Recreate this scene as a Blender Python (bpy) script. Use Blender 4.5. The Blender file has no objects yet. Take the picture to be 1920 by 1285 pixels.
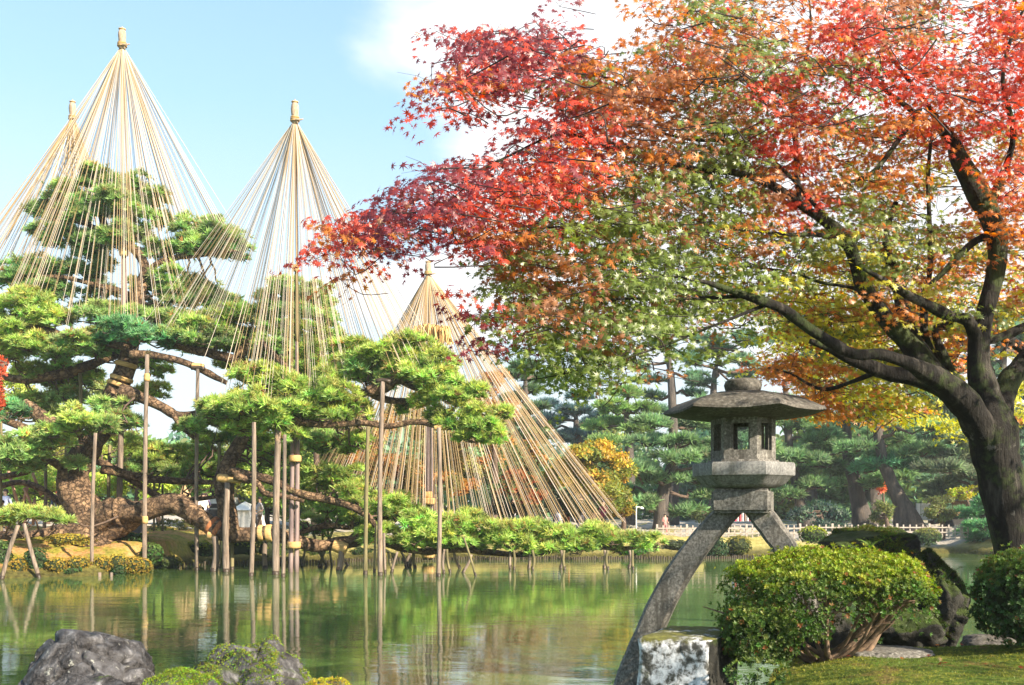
import bpy, bmesh, math, random
import numpy as np
from mathutils import Vector, Matrix, noise, Quaternion

random.seed(7)
rng = np.random.default_rng(7)
R = math.radians
S = bpy.context.scene
COL = S.collection

# ------------------------------------------------------------------ camera, sky, sun, exposure
F = 1800.0            # focal length in photo pixels (photo is 1920 wide)
HY = 955.0            # row of the horizon
CZ = 2.0              # eye height over the water
cam_d = bpy.data.cameras.new('camera')
cam = bpy.data.objects.new('camera', cam_d); COL.objects.link(cam)
cam.location = (0, 0, CZ); cam.rotation_euler = (R(90), 0, 0)
cam_d.sensor_width = 36; cam_d.lens = 36*F/1920.0
cam_d.shift_y = (HY-642.5)/1920.0
cam_d.clip_start = 0.1; cam_d.clip_end = 3000
S.camera = cam

SUN_EL = 29.0; SUN_AZ = 130.0      # azimuth clockwise from +Y
W = bpy.data.worlds.new('World'); S.world = W; W.use_nodes = True
wn = W.node_tree; wn.nodes.clear()
def N_(nt, typ, **kw):
    n = nt.nodes.new(typ)
    for k, v in kw.items():
        if k == 'inp':
            for kk, vv in v.items(): n.inputs[kk].default_value = vv
        else: setattr(n, k, v)
    return n
L_ = lambda nt, a, b: nt.links.new(a, b)
def ramp(nt, fac, stops):
    r = nt.nodes.new('ShaderNodeValToRGB'); el = r.color_ramp.elements
    while len(el) < len(stops): el.new(.5)
    for e, (p, c) in zip(el, stops): e.position = p; e.color = (*c, 1)
    nt.links.new(fac, r.inputs[0]); return r.outputs[0]
wo = N_(wn, 'ShaderNodeOutputWorld'); bg = N_(wn, 'ShaderNodeBackground'); bg.inputs[1].default_value = 0.15
sky = N_(wn, 'ShaderNodeTexSky'); sky.sky_type = 'NISHITA'; sky.sun_disc = False
sky.sun_elevation = R(SUN_EL); sky.sun_rotation = R(SUN_AZ)
sky.air_density = 1.0; sky.dust_density = 1.6; sky.ozone_density = 1.0
tc = N_(wn, 'ShaderNodeTexCoord')
mp = N_(wn, 'ShaderNodeMapping'); mp.inputs['Scale'].default_value = (1.0, 1.0, 2.6)
L_(wn, tc.outputs['Generated'], mp.inputs[0])
cn = N_(wn, 'ShaderNodeTexNoise', inp={'Scale': 2.6, 'Detail': 7, 'Roughness': .5, 'Distortion': .3})
L_(wn, mp.outputs[0], cn.inputs['Vector'])
def mathn(nt, op, a, b=None, c=None, clamp=False):
    n = nt.nodes.new('ShaderNodeMath'); n.operation = op; n.use_clamp = clamp
    for i, v in enumerate((a, b, c)):
        if v is None: continue
        if isinstance(v, (int, float)): n.inputs[i].default_value = v
        else: nt.links.new(v, n.inputs[i])
    return n.outputs[0]
def cloud_mask(px, py, sx, sz):
    d = Vector(((px-960)/F, 1, (HY-py)/F)).normalized()
    sb = N_(wn, 'ShaderNodeVectorMath', operation='SUBTRACT'); sb.inputs[1].default_value = d
    L_(wn, tc.outputs['Generated'], sb.inputs[0])
    ml = N_(wn, 'ShaderNodeVectorMath', operation='MULTIPLY'); ml.inputs[1].default_value = (1/sx, 1/sx, 1/sz)
    L_(wn, sb.outputs[0], ml.inputs[0])
    ln = N_(wn, 'ShaderNodeVectorMath', operation='LENGTH'); L_(wn, ml.outputs[0], ln.inputs[0])
    return mathn(wn, 'SUBTRACT', 1.0, ln.outputs['Value'])
m1 = cloud_mask(1230, 40, .30, .115)
m2 = cloud_mask(1450, 320, .33, .20)
m3 = cloud_mask(2600, 100, .62, .4)  # cloud mostly out of view, spread right and overhead to lift the fill light
m4 = cloud_mask(1010, 560, .22, .05)
mm = mathn(wn, 'MAXIMUM', mathn(wn, 'MAXIMUM', m1, m2), mathn(wn, 'MAXIMUM', m3, m4))
nz = mathn(wn, 'MULTIPLY', mathn(wn, 'SUBTRACT', cn.outputs[0], .5), 1.5)
cm = mathn(wn, 'ADD', mm, nz)
cr = N_(wn, 'ShaderNodeMapRange', interpolation_type='SMOOTHSTEP'); L_(wn, cm, cr.inputs[0])
cr.inputs[1].default_value = -.05; cr.inputs[2].default_value = .26; cr.inputs[3].default_value = 0; cr.inputs[4].default_value = .95
# thin high haze, whiter low down
sx = N_(wn, 'ShaderNodeSeparateXYZ'); L_(wn, tc.outputs['Generated'], sx.inputs[0])
hz = N_(wn, 'ShaderNodeMapRange', interpolation_type='SMOOTHSTEP'); L_(wn, sx.outputs[2], hz.inputs[0])
hz.inputs[1].default_value = 0.0; hz.inputs[2].default_value = .42; hz.inputs[3].default_value = .92; hz.inputs[4].default_value = .75
mxh = N_(wn, 'ShaderNodeMix', data_type='RGBA'); hc = ramp(wn, sx.outputs[2], [(0.0, (.84, .90, .92)), (.20, (.72, .84, .90)), (.38, (.42, .68, .84)), (.7, (.25, .46, .72))])
hs_ = N_(wn, 'ShaderNodeVectorMath', operation='SCALE'); hs_.inputs['Scale'].default_value = 2.15; L_(wn, hc, hs_.inputs[0]); L_(wn, hs_.outputs[0], mxh.inputs[7])
L_(wn, hz.outputs[0], mxh.inputs[0]); L_(wn, sky.outputs[0], mxh.inputs[6])

mxc = N_(wn, 'ShaderNodeMix', data_type='RGBA'); L_(wn, cr.outputs[0], mxc.inputs[0]); L_(wn, mxh.outputs[2], mxc.inputs[6])
mxc.inputs[7].default_value = (2.5, 2.53, 2.56, 1)
L_(wn, mxc.outputs[2], bg.inputs[0]); L_(wn, bg.outputs[0], wo.inputs[0])

sun_d = bpy.data.lights.new('sun', 'SUN'); sun_d.energy = 4.0; sun_d.angle = R(.6); sun_d.color = (1, .86, .66)
sun = bpy.data.objects.new('sun', sun_d); COL.objects.link(sun)
sdir = Vector((math.sin(R(SUN_AZ))*math.cos(R(SUN_EL)), math.cos(R(SUN_AZ))*math.cos(R(SUN_EL)), math.sin(R(SUN_EL))))
sun.rotation_euler = sdir.to_track_quat('Z', 'Y').to_euler(); sun.location = sdir*60
vs = S.view_settings; vs.view_transform = 'Standard'; vs.look = 'None'; vs.gamma = 1; vs.use_curve_mapping = False
vs.exposure = 1.8
S.cycles.max_bounces = 8; S.cycles.diffuse_bounces = 6; S.cycles.transparent_max_bounces = 8
S.cycles.caustics_reflective = False; S.cycles.caustics_refractive = False
S.cycles.use_denoising = True

# ------------------------------------------------------------------ helpers
def P(px, py, Y):
    return Vector(((px-960)/F*Y, Y, CZ+(HY-py)/F*Y))
def tag(o, label=None, cat=None, group=None, kind=None):
    if label: o['label'] = label
    if cat: o['category'] = cat
    if group: o['group'] = group
    if kind: o['kind'] = kind
    return o
def empty(name, loc=(0, 0, 0), rz=0, **kw):
    o = bpy.data.objects.new(name, None); COL.objects.link(o); o.location = loc; o.rotation_euler = (0, 0, rz)
    o.empty_display_size = .2
    return tag(o, **kw)
def link(name, me, mats=None, parent=None, **kw):
    o = bpy.data.objects.new(name, me); COL.objects.link(o)
    if mats is not None and not me.materials:
        for m in (mats if isinstance(mats, (list, tuple)) else [mats]): me.materials.append(m)
    if parent is not None:
        o.parent = parent
        o.matrix_parent_inverse = Matrix.LocRotScale(parent.location, parent.rotation_euler, None).inverted() if parent.type == 'EMPTY' else Matrix()
    return tag(o, **kw)
def np_mesh(name, V, Fc, col=None, smooth=False, tot=3):
    me = bpy.data.meshes.new(name)
    V = np.ascontiguousarray(V, dtype=np.float32); Fc = np.ascontiguousarray(Fc, dtype=np.int32)
    nf = len(Fc)
    me.vertices.add(len(V)); me.vertices.foreach_set('co', V.ravel())
    me.loops.add(nf*tot); me.loops.foreach_set('vertex_index', Fc.ravel())
    me.polygons.add(nf); me.polygons.foreach_set('loop_start', np.arange(0, nf*tot, tot, dtype=np.int32))
    if smooth: me.polygons.foreach_set('use_smooth', np.ones(nf, dtype=bool))
    if col is not None:
        a = me.color_attributes.new('Col', 'FLOAT_COLOR', 'POINT')
        c = np.ones((len(V), 4), np.float32); c[:, :3] = col; a.data.foreach_set('color', c.ravel())
    me.update(calc_edges=True)
    return me
def basis(D, roll=None):
    D = D/np.linalg.norm(D, axis=1, keepdims=True)
    n = len(D)
    r = rng.normal(size=(n, 3)); X = np.cross(r, D); X /= np.linalg.norm(X, axis=1, keepdims=True)+1e-9
    Y = np.cross(D, X)
    return np.stack([X, Y, D], axis=2)
def scatter_mesh(name, proto, Pn, Dn, sc, col, shade=None):
    """copies of a small prototype; the z axis of each follows Dn"""
    pv, pf = proto; k = len(pv); n = len(Pn)
    B = basis(Dn)
    V = np.einsum('nij,kj->nki', B, pv)*np.asarray(sc).reshape(-1, 1, 1) + Pn[:, None, :]
    Fc = pf[None, :, :] + (np.arange(n)*k)[:, None, None]
    C = np.repeat(col, k, axis=0)
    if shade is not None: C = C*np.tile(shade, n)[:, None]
    return np_mesh(name, V.reshape(-1, 3), Fc.reshape(-1, 3), C)
def srgb(c):
    c = np.asarray(c, float)/255.
    return np.where(c <= .04045, c/12.92, ((c+.055)/1.055)**2.4)

def catmull(pts, sub=5):
    out = []
    n = len(pts)
    if n < 3: sub_ = sub
    for i in range(n-1):
        p0 = pts[max(i-1, 0)]; p1 = pts[i]; p2 = pts[i+1]; p3 = pts[min(i+2, n-1)]
        for s in range(sub):
            t = s/sub
            out.append(tuple(.5*((2*b)+(-a+c)*t+(2*a-5*b+4*c-d)*t*t+(-a+3*b-3*c+d)*t**3) for a, b, c, d in zip(p0, p1, p2, p3)))
    out.append(tuple(pts[-1]))
    return out
def tube_data(pts, seg=8, sub=4, rough=.0, cap=True, nfreq=3.0, seed=0.0, lump=0.0):
    """pts: list of (x,y,z,r) -> verts, quads/tri faces lists"""
    c = catmull(pts, sub) if sub > 1 else [tuple(p) for p in pts]
    V = []; Fc = []
    up = None
    for i, (x, y, z, r) in enumerate(c):
        a = Vector(c[max(i-1, 0)][:3]); b = Vector(c[min(i+1, len(c)-1)][:3])
        t = (b-a); t = t.normalized() if t.length > 1e-7 else Vector((0, 0, 1))
        if up is None:
            up = Vector((1, 0, 0)) if abs(t.x) < .9 else Vector((0, 1, 0))
        u = (up-t*up.dot(t)).normalized(); w = t.cross(u); up = u
        for k in range(seg):
            an = 2*math.pi*k/seg
            d = u*math.cos(an)+w*math.sin(an)
            rr = r
            if rough:
                q = Vector((x, y, z))+d*r
                rr = r*(1+rough*noise.noise(q*nfreq+Vector((seed, 0, 0)))*2+rough*.6*noise.noise(q*nfreq*3))
            if lump: rr *= 1+lump*math.sin(an*5+z*1.5)
            V.append((x+d.x*rr, y+d.y*rr, z+d.z*rr))
    n = len(c)
    for i in range(n-1):
        for k in range(seg):
            a = i*seg+k; b = i*seg+(k+1) % seg
            Fc.append((a, b, b+seg, a+seg))
    if cap:
        Fc.append(tuple(range(seg-1, -1, -1))); Fc.append(tuple(range((n-1)*seg, n*seg)))
    return V, Fc
def mesh_py(name, V, Fc, smooth=True):
    me = bpy.data.meshes.new(name); me.from_pydata([tuple(v) for v in V], [], Fc); me.update()
    if smooth: me.polygons.foreach_set('use_smooth', [True]*len(me.polygons))
    return me
def tube_obj(name, pts, mat, parent=None, seg=8, sub=4, rough=0., smooth=True, seed=0., nfreq=3.0, lump=0., **kw):
    V, Fc = tube_data(pts, seg, sub, rough, seed=seed, nfreq=nfreq, lump=lump)
    return link(name, mesh_py(name, V, Fc, smooth), mat, parent, **kw)
class MB:
    def __init__(s): s.V = []; s.F = []
    def add(s, V, Fc):
        o = len(s.V); s.V += [tuple(v) for v in V]; s.F += [tuple(i+o for i in f) for f in Fc]
    def tube(s, pts, **kw): s.add(*tube_data(pts, **kw))
    def box(s, cx, cy, cz, sx, sy, sz, rz=0):
        c, n = math.cos(rz), math.sin(rz); V = []
        for dz in (-.5, .5):
            for dx, dy in ((-.5, -.5), (.5, -.5), (.5, .5), (-.5, .5)):
                x, y = dx*sx, dy*sy; V.append((cx+x*c-y*n, cy+x*n+y*c, cz+dz*sz))
        s.add(V, [(3, 2, 1, 0), (4, 5, 6, 7), (0, 1, 5, 4), (1, 2, 6, 5), (2, 3, 7, 6), (3, 0, 4, 7)])
    def build(s, name, mat, parent=None, smooth=False, bevel=0, **kw):
        me = mesh_py(name, s.V, s.F, smooth)
        if bevel:
            bm = bmesh.new(); bm.from_mesh(me)
            bmesh.ops.bevel(bm, geom=bm.edges[:], offset=bevel, segments=2, affect='EDGES', profile=.5)
            bm.to_mesh(me); bm.free()
        return link(name, me, mat, parent, **kw)

# ------------------------------------------------------------------ materials
MATS = {}
def new_mat(name):
    m = bpy.data.materials.new(name); m.use_nodes = True; nt = m.node_tree; nt.nodes.clear()
    return m, nt, N_(nt, 'ShaderNodeOutputMaterial')
def leaf_mat(name, trans=.4, gloss=.06, rough=.45, nscale=0.0):
    m, nt, out = new_mat(name)
    at = N_(nt, 'ShaderNodeAttribute', attribute_name='Col')
    df = N_(nt, 'ShaderNodeBsdfDiffuse'); tr = N_(nt, 'ShaderNodeBsdfTranslucent'); mx = N_(nt, 'ShaderNodeMixShader')
    L_(nt, at.outputs['Color'], df.inputs[0])
    hs = N_(nt, 'ShaderNodeHueSaturation', inp={'Saturation': 1.12, 'Value': 1.25}); L_(nt, at.outputs['Color'], hs.inputs['Color'])
    L_(nt, hs.outputs[0], tr.inputs[0]); mx.inputs[0].default_value = trans
    L_(nt, df.outputs[0], mx.inputs[1]); L_(nt, tr.outputs[0], mx.inputs[2])
    gl = N_(nt, 'ShaderNodeBsdfGlossy', inp={'Roughness': rough}); m2 = N_(nt, 'ShaderNodeMixShader'); m2.inputs[0].default_value = gloss
    L_(nt, mx.outputs[0], m2.inputs[1]); L_(nt, gl.outputs[0], m2.inputs[2]); L_(nt, m2.outputs[0], out.inputs[0])
    return m
def surf_mat(name, stops, scale=6, detail=8, rough=.85, bump=.3, bscale=None, stretch=(1, 1, 1), moss=None, mossn=.0, bdist=.02,
             vor=None, spots=None, rot=None, distort=.3, weave=None):
    """stops: colour ramp over noise; moss: (colour, amount) grows on faces that look up; vor: (scale, strength) cracks"""
    m, nt, out = new_mat(name)
    tcn = N_(nt, 'ShaderNodeTexCoord'); mpn = N_(nt, 'ShaderNodeMapping'); mpn.inputs['Scale'].default_value = stretch
    if rot: mpn.inputs['Rotation'].default_value = rot
    L_(nt, tcn.outputs['Object'], mpn.inputs[0])
    n1 = N_(nt, 'ShaderNodeTexNoise', inp={'Scale': scale, 'Detail': detail, 'Roughness': .62, 'Distortion': distort}); L_(nt, mpn.outputs[0], n1.inputs['Vector'])
    col = ramp(nt, n1.outputs[0], stops)
    if spots:
        for (scol, ssc, th, wd) in spots:
            n3 = N_(nt, 'ShaderNodeTexNoise', inp={'Scale': abs(ssc), 'Detail': 6, 'Roughness': .7})
            if ssc < 0: m3_ = N_(nt, 'ShaderNodeMapping'); m3_.inputs['Scale'].default_value = (3, 3, .35); L_(nt, tcn.outputs['Object'], m3_.inputs[0]); L_(nt, m3_.outputs[0], n3.inputs['Vector'])
            else: L_(nt, tcn.outputs['Object'], n3.inputs['Vector'])
            mr = N_(nt, 'ShaderNodeMapRange'); L_(nt, n3.outputs[0], mr.inputs[0]); mr.inputs[1].default_value = th; mr.inputs[2].default_value = th+wd
            mxx = N_(nt, 'ShaderNodeMix', data_type='RGBA'); L_(nt, mr.outputs[0], mxx.inputs[0]); L_(nt, col, mxx.inputs[6]); mxx.inputs[7].default_value = (*scol, 1)
            col = mxx.outputs[2]
    height = n1.outputs[0]
    n2 = N_(nt, 'ShaderNodeTexNoise', inp={'Scale': bscale or scale*3, 'Detail': 6, 'Roughness': .7}); L_(nt, mpn.outputs[0], n2.inputs['Vector'])
    height = mathn(nt, 'ADD', mathn(nt, 'MULTIPLY', height, .6), n2.outputs[0])
    if vor:
        vv = N_(nt, 'ShaderNodeTexVoronoi', feature='DISTANCE_TO_EDGE', inp={'Scale': vor[0]})
        wa = N_(nt, 'ShaderNodeVectorMath', operation='SCALE'); wa.inputs['Scale'].default_value = 2.2/vor[0]; nw = N_(nt, 'ShaderNodeTexNoise', inp={'Scale': vor[0]*.8, 'Detail': 5, 'Roughness': .7}); L_(nt, mpn.outputs[0], nw.inputs['Vector'])
        L_(nt, nw.outputs['Color'], wa.inputs[0]); wb = N_(nt, 'ShaderNodeVectorMath', operation='ADD'); L_(nt, wa.outputs[0], wb.inputs[0]); L_(nt, mpn.outputs[0], wb.inputs[1]); L_(nt, wb.outputs[0], vv.inputs['Vector'])
        e = N_(nt, 'ShaderNodeMapRange'); L_(nt, vv.outputs[0], e.inputs[0]); e.inputs[2].default_value = .12
        height = mathn(nt, 'ADD', height, mathn(nt, 'MULTIPLY', e.outputs[0], vor[1]))
        mz = N_(nt, 'ShaderNodeMix', data_type='RGBA', blend_type='MULTIPLY'); mz.inputs[0].default_value = vor[2] if len(vor) > 2 else .4
        L_(nt, col, mz.inputs[6]); L_(nt, ramp(nt, e.outputs[0], [(0, (.25, .22, .2)), (1, (1, 1, 1))]), mz.inputs[7]); col = mz.outputs[2]
    if moss:
        ge = N_(nt, 'ShaderNodeNewGeometry'); sz = N_(nt, 'ShaderNodeSeparateXYZ'); L_(nt, ge.outputs['Normal'], sz.inputs[0])
        n4 = N_(nt, 'ShaderNodeTexNoise', inp={'Scale': moss[2] if len(moss) > 2 else 3., 'Detail': 8, 'Roughness': .7}); L_(nt, tcn.outputs['Object'], n4.inputs['Vector'])
        v = mathn(nt, 'ADD', mathn(nt, 'MULTIPLY', sz.outputs[2], moss[3] if len(moss) > 3 else .5), n4.outputs[0])
        mr = N_(nt, 'ShaderNodeMapRange'); L_(nt, v, mr.inputs[0]); mr.inputs[1].default_value = 1-moss[1]; mr.inputs[2].default_value = 1-moss[1]+.14
        n5 = N_(nt, 'ShaderNodeTexNoise', inp={'Scale': 14, 'Detail': 8, 'Roughness': .75}); L_(nt, tcn.outputs['Object'], n5.inputs['Vector'])
        mc = moss[0]; mcol = ramp(nt, n5.outputs[0], [(.3, tuple(c*.35 for c in mc)), (.55, mc), (.75, tuple(min(1, c*1.7) for c in mc))])
        mxx = N_(nt, 'ShaderNodeMix', data_type='RGBA'); L_(nt, mr.outputs[0], mxx.inputs[0]); L_(nt, col, mxx.inputs[6]); L_(nt, mcol, mxx.inputs[7]); col = mxx.outputs[2]
        height = mathn(nt, 'ADD', height, mathn(nt, 'MULTIPLY', mr.outputs[0], mathn(nt, 'MULTIPLY', n5.outputs[0], 1.2)))
    bs = N_(nt, 'ShaderNodeBsdfPrincipled', inp={'Roughness': rough}); bs.inputs['Specular IOR Level'].default_value = .3
    L_(nt, col, bs.inputs['Base Color'])
    if bump:
        bp = N_(nt, 'ShaderNodeBump', inp={'Strength': bump, 'Distance': bdist}); L_(nt, height, bp.inputs['Height']); L_(nt, bp.outputs[0], bs.inputs['Normal'])
    L_(nt, bs.outputs[0], out.inputs[0])
    return m
def flat(name, c, rough=.7):
    return surf_mat(name, [(.3, tuple(x*.75 for x in c)), (.7, tuple(min(1, x*1.15) for x in c))], scale=9, bump=.1, rough=rough)
M_needle = leaf_mat('pine_needles', .50, .02, .5)
M_leaf = leaf_mat('broad_leaves', .42, .02, .5)
M_maple = leaf_mat('maple_leaves', .58, .05, .4)
M_grass = leaf_mat('grass_blades', .35, .03, .5)
M_bark = surf_mat('pine_bark', [(.3, (.05, .034, .024)), (.5, (.18, .115, .07)), (.68, (.37, .24, .14))], scale=3.2, bump=1., bscale=14, bdist=.06,
                  stretch=(1, 1, 1), vor=(5.5, 1.0, .8), spots=[((.13, .14, .04), 1.3, .60, .1)])
M_twig = surf_mat('pine_twig', [(.3, (.05, .035, .03)), (.7, (.16, .11, .08))], scale=8, bump=.4)
M_mbark = surf_mat('maple_bark', [(.34, (.006, .0055, .005)), (.54, (.020, .018, .016)), (.68, (.085, .077, .066))], scale=5, bump=1., bscale=22, bdist=.05,
                   stretch=(1.8, 1.8, .35), spots=[((.045, .065, .020), 2.4, .50, .09), ((.15, .145, .13), 4.2, .62, .05)])
M_mtwig = surf_mat('maple_twig', [(.3, (.018, .014, .014)), (.7, (.06, .045, .045))], scale=8, bump=.2)
M_post = surf_mat('weathered_post', [(.3, (.09, .07, .055)), (.5, (.20, .155, .125)), (.72, (.34, .27, .22))], scale=5, stretch=(3, 3, .25), bump=.7, bscale=22, bdist=.02, distort=.6, spots=[((.09, .075, .06), -1.5, .54, .1), ((.30, .20, .14), 1.1, .58, .1)])
M_post2 = surf_mat('mossy_post', [(.3, (.07, .06, .03)), (.5, (.15, .13, .065)), (.72, (.26, .22, .12))], scale=5, stretch=(3, 3, .3), bump=.5, bscale=22, bdist=.01)
M_bamboo = surf_mat('aged_bamboo', [(.3, (.10, .075, .08)), (.55, (.24, .18, .175)), (.75, (.38, .29, .26))], scale=3, stretch=(3, 3, .3), bump=.2, rough=.5)
M_wetwood = surf_mat('wet_wood', [(.3, (.02, .016, .012)), (.7, (.07, .05, .035))], scale=9, bump=.3, rough=.4)
M_rope = surf_mat('straw_rope', [(.3, (.25, .165, .08)), (.55, (.43, .31, .17)), (.75, (.60, .46, .29))], scale=2.2, bump=0, distort=0)
M_ropepale = surf_mat('straw_rope_pale', [(.3, (.44, .37, .30)), (.7, (.70, .62, .55))], scale=2.2, bump=0, distort=0)
M_wrap = surf_mat('straw_wrap', [(.3, (.30, .17, .06)), (.55, (.55, .36, .15)), (.75, (.72, .52, .25))], scale=7, stretch=(.6, .6, 9), bump=.6, bdist=.015)
M_wrapred = surf_mat('cedar_bark_wrap', [(.3, (.22, .07, .03)), (.7, (.50, .20, .08))], scale=7, stretch=(5, 5, .5), bump=.6, bdist=.015)
M_finial = surf_mat('bound_straw_cap', [(.3, (.22, .15, .10)), (.55, (.40, .31, .23)), (.75, (.56, .46, .36))], scale=6, stretch=(6, 6, 1), bump=.5)
M_granite = surf_mat('granite', [(.30, (.045, .043, .040)), (.48, (.13, .125, .115)), (.60, (.20, .195, .182)), (.75, (.34, .33, .31))], scale=46, detail=5, bump=.35, bscale=70, bdist=.006,
                     spots=[((.055, .052, .045), -2.6, .50, .16), ((.09, .10, .05), 5.2, .62, .1), ((.26, .26, .24), 9., .66, .05)], rough=.8)
M_granmoss = surf_mat('granite_mossy', [(.30, (.035, .033, .030)), (.5, (.095, .09, .082)), (.75, (.24, .23, .21))], scale=34, detail=5, bump=.4, bscale=60, bdist=.008,
                      spots=[((.06, .056, .048), 3.4, .46, .2)], moss=((.075, .078, .035), .12, 4.0, .30), rough=.85)
M_granlight = surf_mat('granite_pale', [(.30, (.10, .103, .105)), (.5, (.19, .193, .195)), (.75, (.31, .31, .305))], scale=50, detail=5, bump=.25, bscale=70, bdist=.005,
                       spots=[((.08, .08, .065), -2.6, .52, .18), ((.10, .11, .06), 4.0, .62, .12)], rough=.8)
M_lichen = surf_mat('lichen_stone', [(.38, (.04, .04, .035)), (.46, (.13, .13, .12)), (.52, (.40, .41, .43)), (.60, (.62, .64, .67)), (.8, (.72, .74, .78))], scale=17, detail=12, bump=.5, bscale=20, bdist=.015,
                    moss=((.13, .13, .03), .37, 5., .30), distort=.25)
M_rock = surf_mat('dark_rock', [(.36, (.022, .021, .023)), (.48, (.075, .073, .078)), (.60, (.12, .12, .13)), (.74, (.30, .30, .32))], scale=8, detail=12, bump=1., bscale=38, bdist=.035, spots=[((.36, .37, .34), 11., .60, .05), ((.10, .17, .06), 3.2, .63, .05)],
                  moss=((.07, .11, .02), .10, 3.5, .35), vor=(1.6, .6, .7))
M_mossrock = surf_mat('mossy_rock', [(.36, (.022, .02, .022)), (.5, (.08, .078, .082)), (.6, (.17, .17, .175)), (.72, (.34, .34, .34))], scale=8, detail=12, bump=1., bscale=38, bdist=.035,
                      moss=((.09, .12, .02), .20, 3.2, .42))
M_blackrock = surf_mat('black_mossy_rock', [(.3, (.012, .012, .010)), (.55, (.035, .035, .03)), (.8, (.09, .09, .08))], scale=4, bump=1., bscale=12, bdist=.05,
                       moss=((.055, .085, .018), .36, 2.5, .5))
M_white = flat('white_paint', (.75, .76, .76))
M_canvas = flat('white_canvas', (.82, .82, .82))
M_greybox = flat('grey_metal', (.09, .09, .10), .4)
M_fence = surf_mat('pale_fence_wood', [(.3, (.26, .22, .19)), (.7, (.48, .42, .38))], scale=8, bump=.1)
M_stake = surf_mat('shore_stake', [(.3, (.02, .017, .012)), (.7, (.10, .08, .055))], scale=8, bump=.2)
M_cedarwall = surf_mat('cedar_boards', [(.3, (.17, .09, .05)), (.7, (.32, .19, .11))], scale=6, stretch=(5, 5, .4), bump=.4)
M_dark = flat('interior_shade', (.03, .03, .03))
M_paleboard = flat('pale_board', (.50, .52, .52))
M_kiosk = flat('kiosk_wood', (.62, .54, .44))
M_rooftile = flat('roof_grey', (.22, .21, .22))

# ------------------------------------------------------------------ ground, pond bottom, water
far_px = [(-900, 29), (-300, 27.8), (0, 27.8), (90, 28.2), (180, 29), (260, 30.5), (310, 33), (345, 34.5), (450, 35.5), (640, 36.5), (760, 38.2), (900, 38.8), (1300, 38.9), (1450, 40.5),
          (1650, 42.5), (1800, 43.5), (1900, 41), (2100, 36), (2600, 30)]
fx = np.array([(p-960)/F*d for p, d in far_px]); fy = np.array([d for _, d in far_px])
def shore_far(x): return np.interp(x, fx, fy) + .25*np.sin(x*1.7)+.15*np.sin(x*4.1+1)
def near_land(x, y):
    """signed distance-like value, > 0 on the near bank"""
    edge = np.interp(x, [1.2, 1.6, 2.0, 2.6, 3.4, 4.4, 6, 9, 14], [5.0, 6.2, 7.6, 8.6, 8.7, 8.5, 9.5, 13, 22])
    a = edge+.08*np.sin(x*5)-y
    b = x-1.30-.05*np.sin(y*3)
    return np.minimum(a*.8, b)
def sstep(t): t = np.clip(t, 0, 1); return t*t*(3-2*t)
def HT(x, y):
    x = np.asarray(x, float); y = np.asarray(y, float)
    df = y-shore_far(x)
    left = sstep((-10-x)/5)            # island bank on the left is mossy and terraced
    zf = -.8+sstep((df+1.0)/1.15)*(.8+.22+.06*np.sin(x*2.3)) + sstep(df/ (3.6))*.46 + sstep(df/12)*.30
    zf += left*sstep(df/1.2)*.16
    zf += .05*np.sin(x*1.3+y*.7)*sstep(df/2)+.04*np.sin(x*.5-y*1.1)*sstep(df/2)
    zf = np.where(df > 20, zf+np.clip((df-20)/200, 0, 1)*3.0, zf)
    nl = near_land(x, y)
    zn = -.8+sstep((nl+.55)/.75)*1.58+.12*sstep(nl/1.5)+.03*np.sin(x*3+y*2)*sstep(nl)
    zn += sstep((x-1.6)/3)*.06*sstep(nl)
    return np.maximum(zf, zn)
def grid_axis(lo, hi, step, far):
    a = list(np.arange(lo, hi, step)); s = step
    b = []; v = hi
    while v < far: b.append(v); s *= 1.35; v += s
    c = []; v = lo; s = step
    while v > -far: s *= 1.35; v -= s; c.append(v)
    return np.array(c[::-1]+a+b)
gx = grid_axis(-30, 26, .28, 900); gy = grid_axis(3.5, 56, .22, 900)
gx = np.unique(np.concatenate([gx[(gx < .7) | (gx > 7.2)], np.arange(.75, 7.2, .09)])); gy = np.unique(np.concatenate([gy[gy > 11.2], gy[gy < 3.6], np.arange(3.7, 11.2, .09)]))
GX, GY = np.meshgrid(gx, gy); GZ = HT(GX, GY)
GZ += np.where(GZ > .1, .03*rng.normal(size=GZ.shape)*(GY > 20), 0)
V = np.stack([GX, GY, GZ], -1).reshape(-1, 3)
nx, ny = len(gx), len(gy)
ii = (np.arange(ny-1)[:, None]*nx+np.arange(nx-1)[None, :]).ravel()
Q = np.stack([ii, ii+1, ii+1+nx, ii+nx], 1)
me = np_mesh('ground', V, Q, smooth=True, tot=4)
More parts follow.
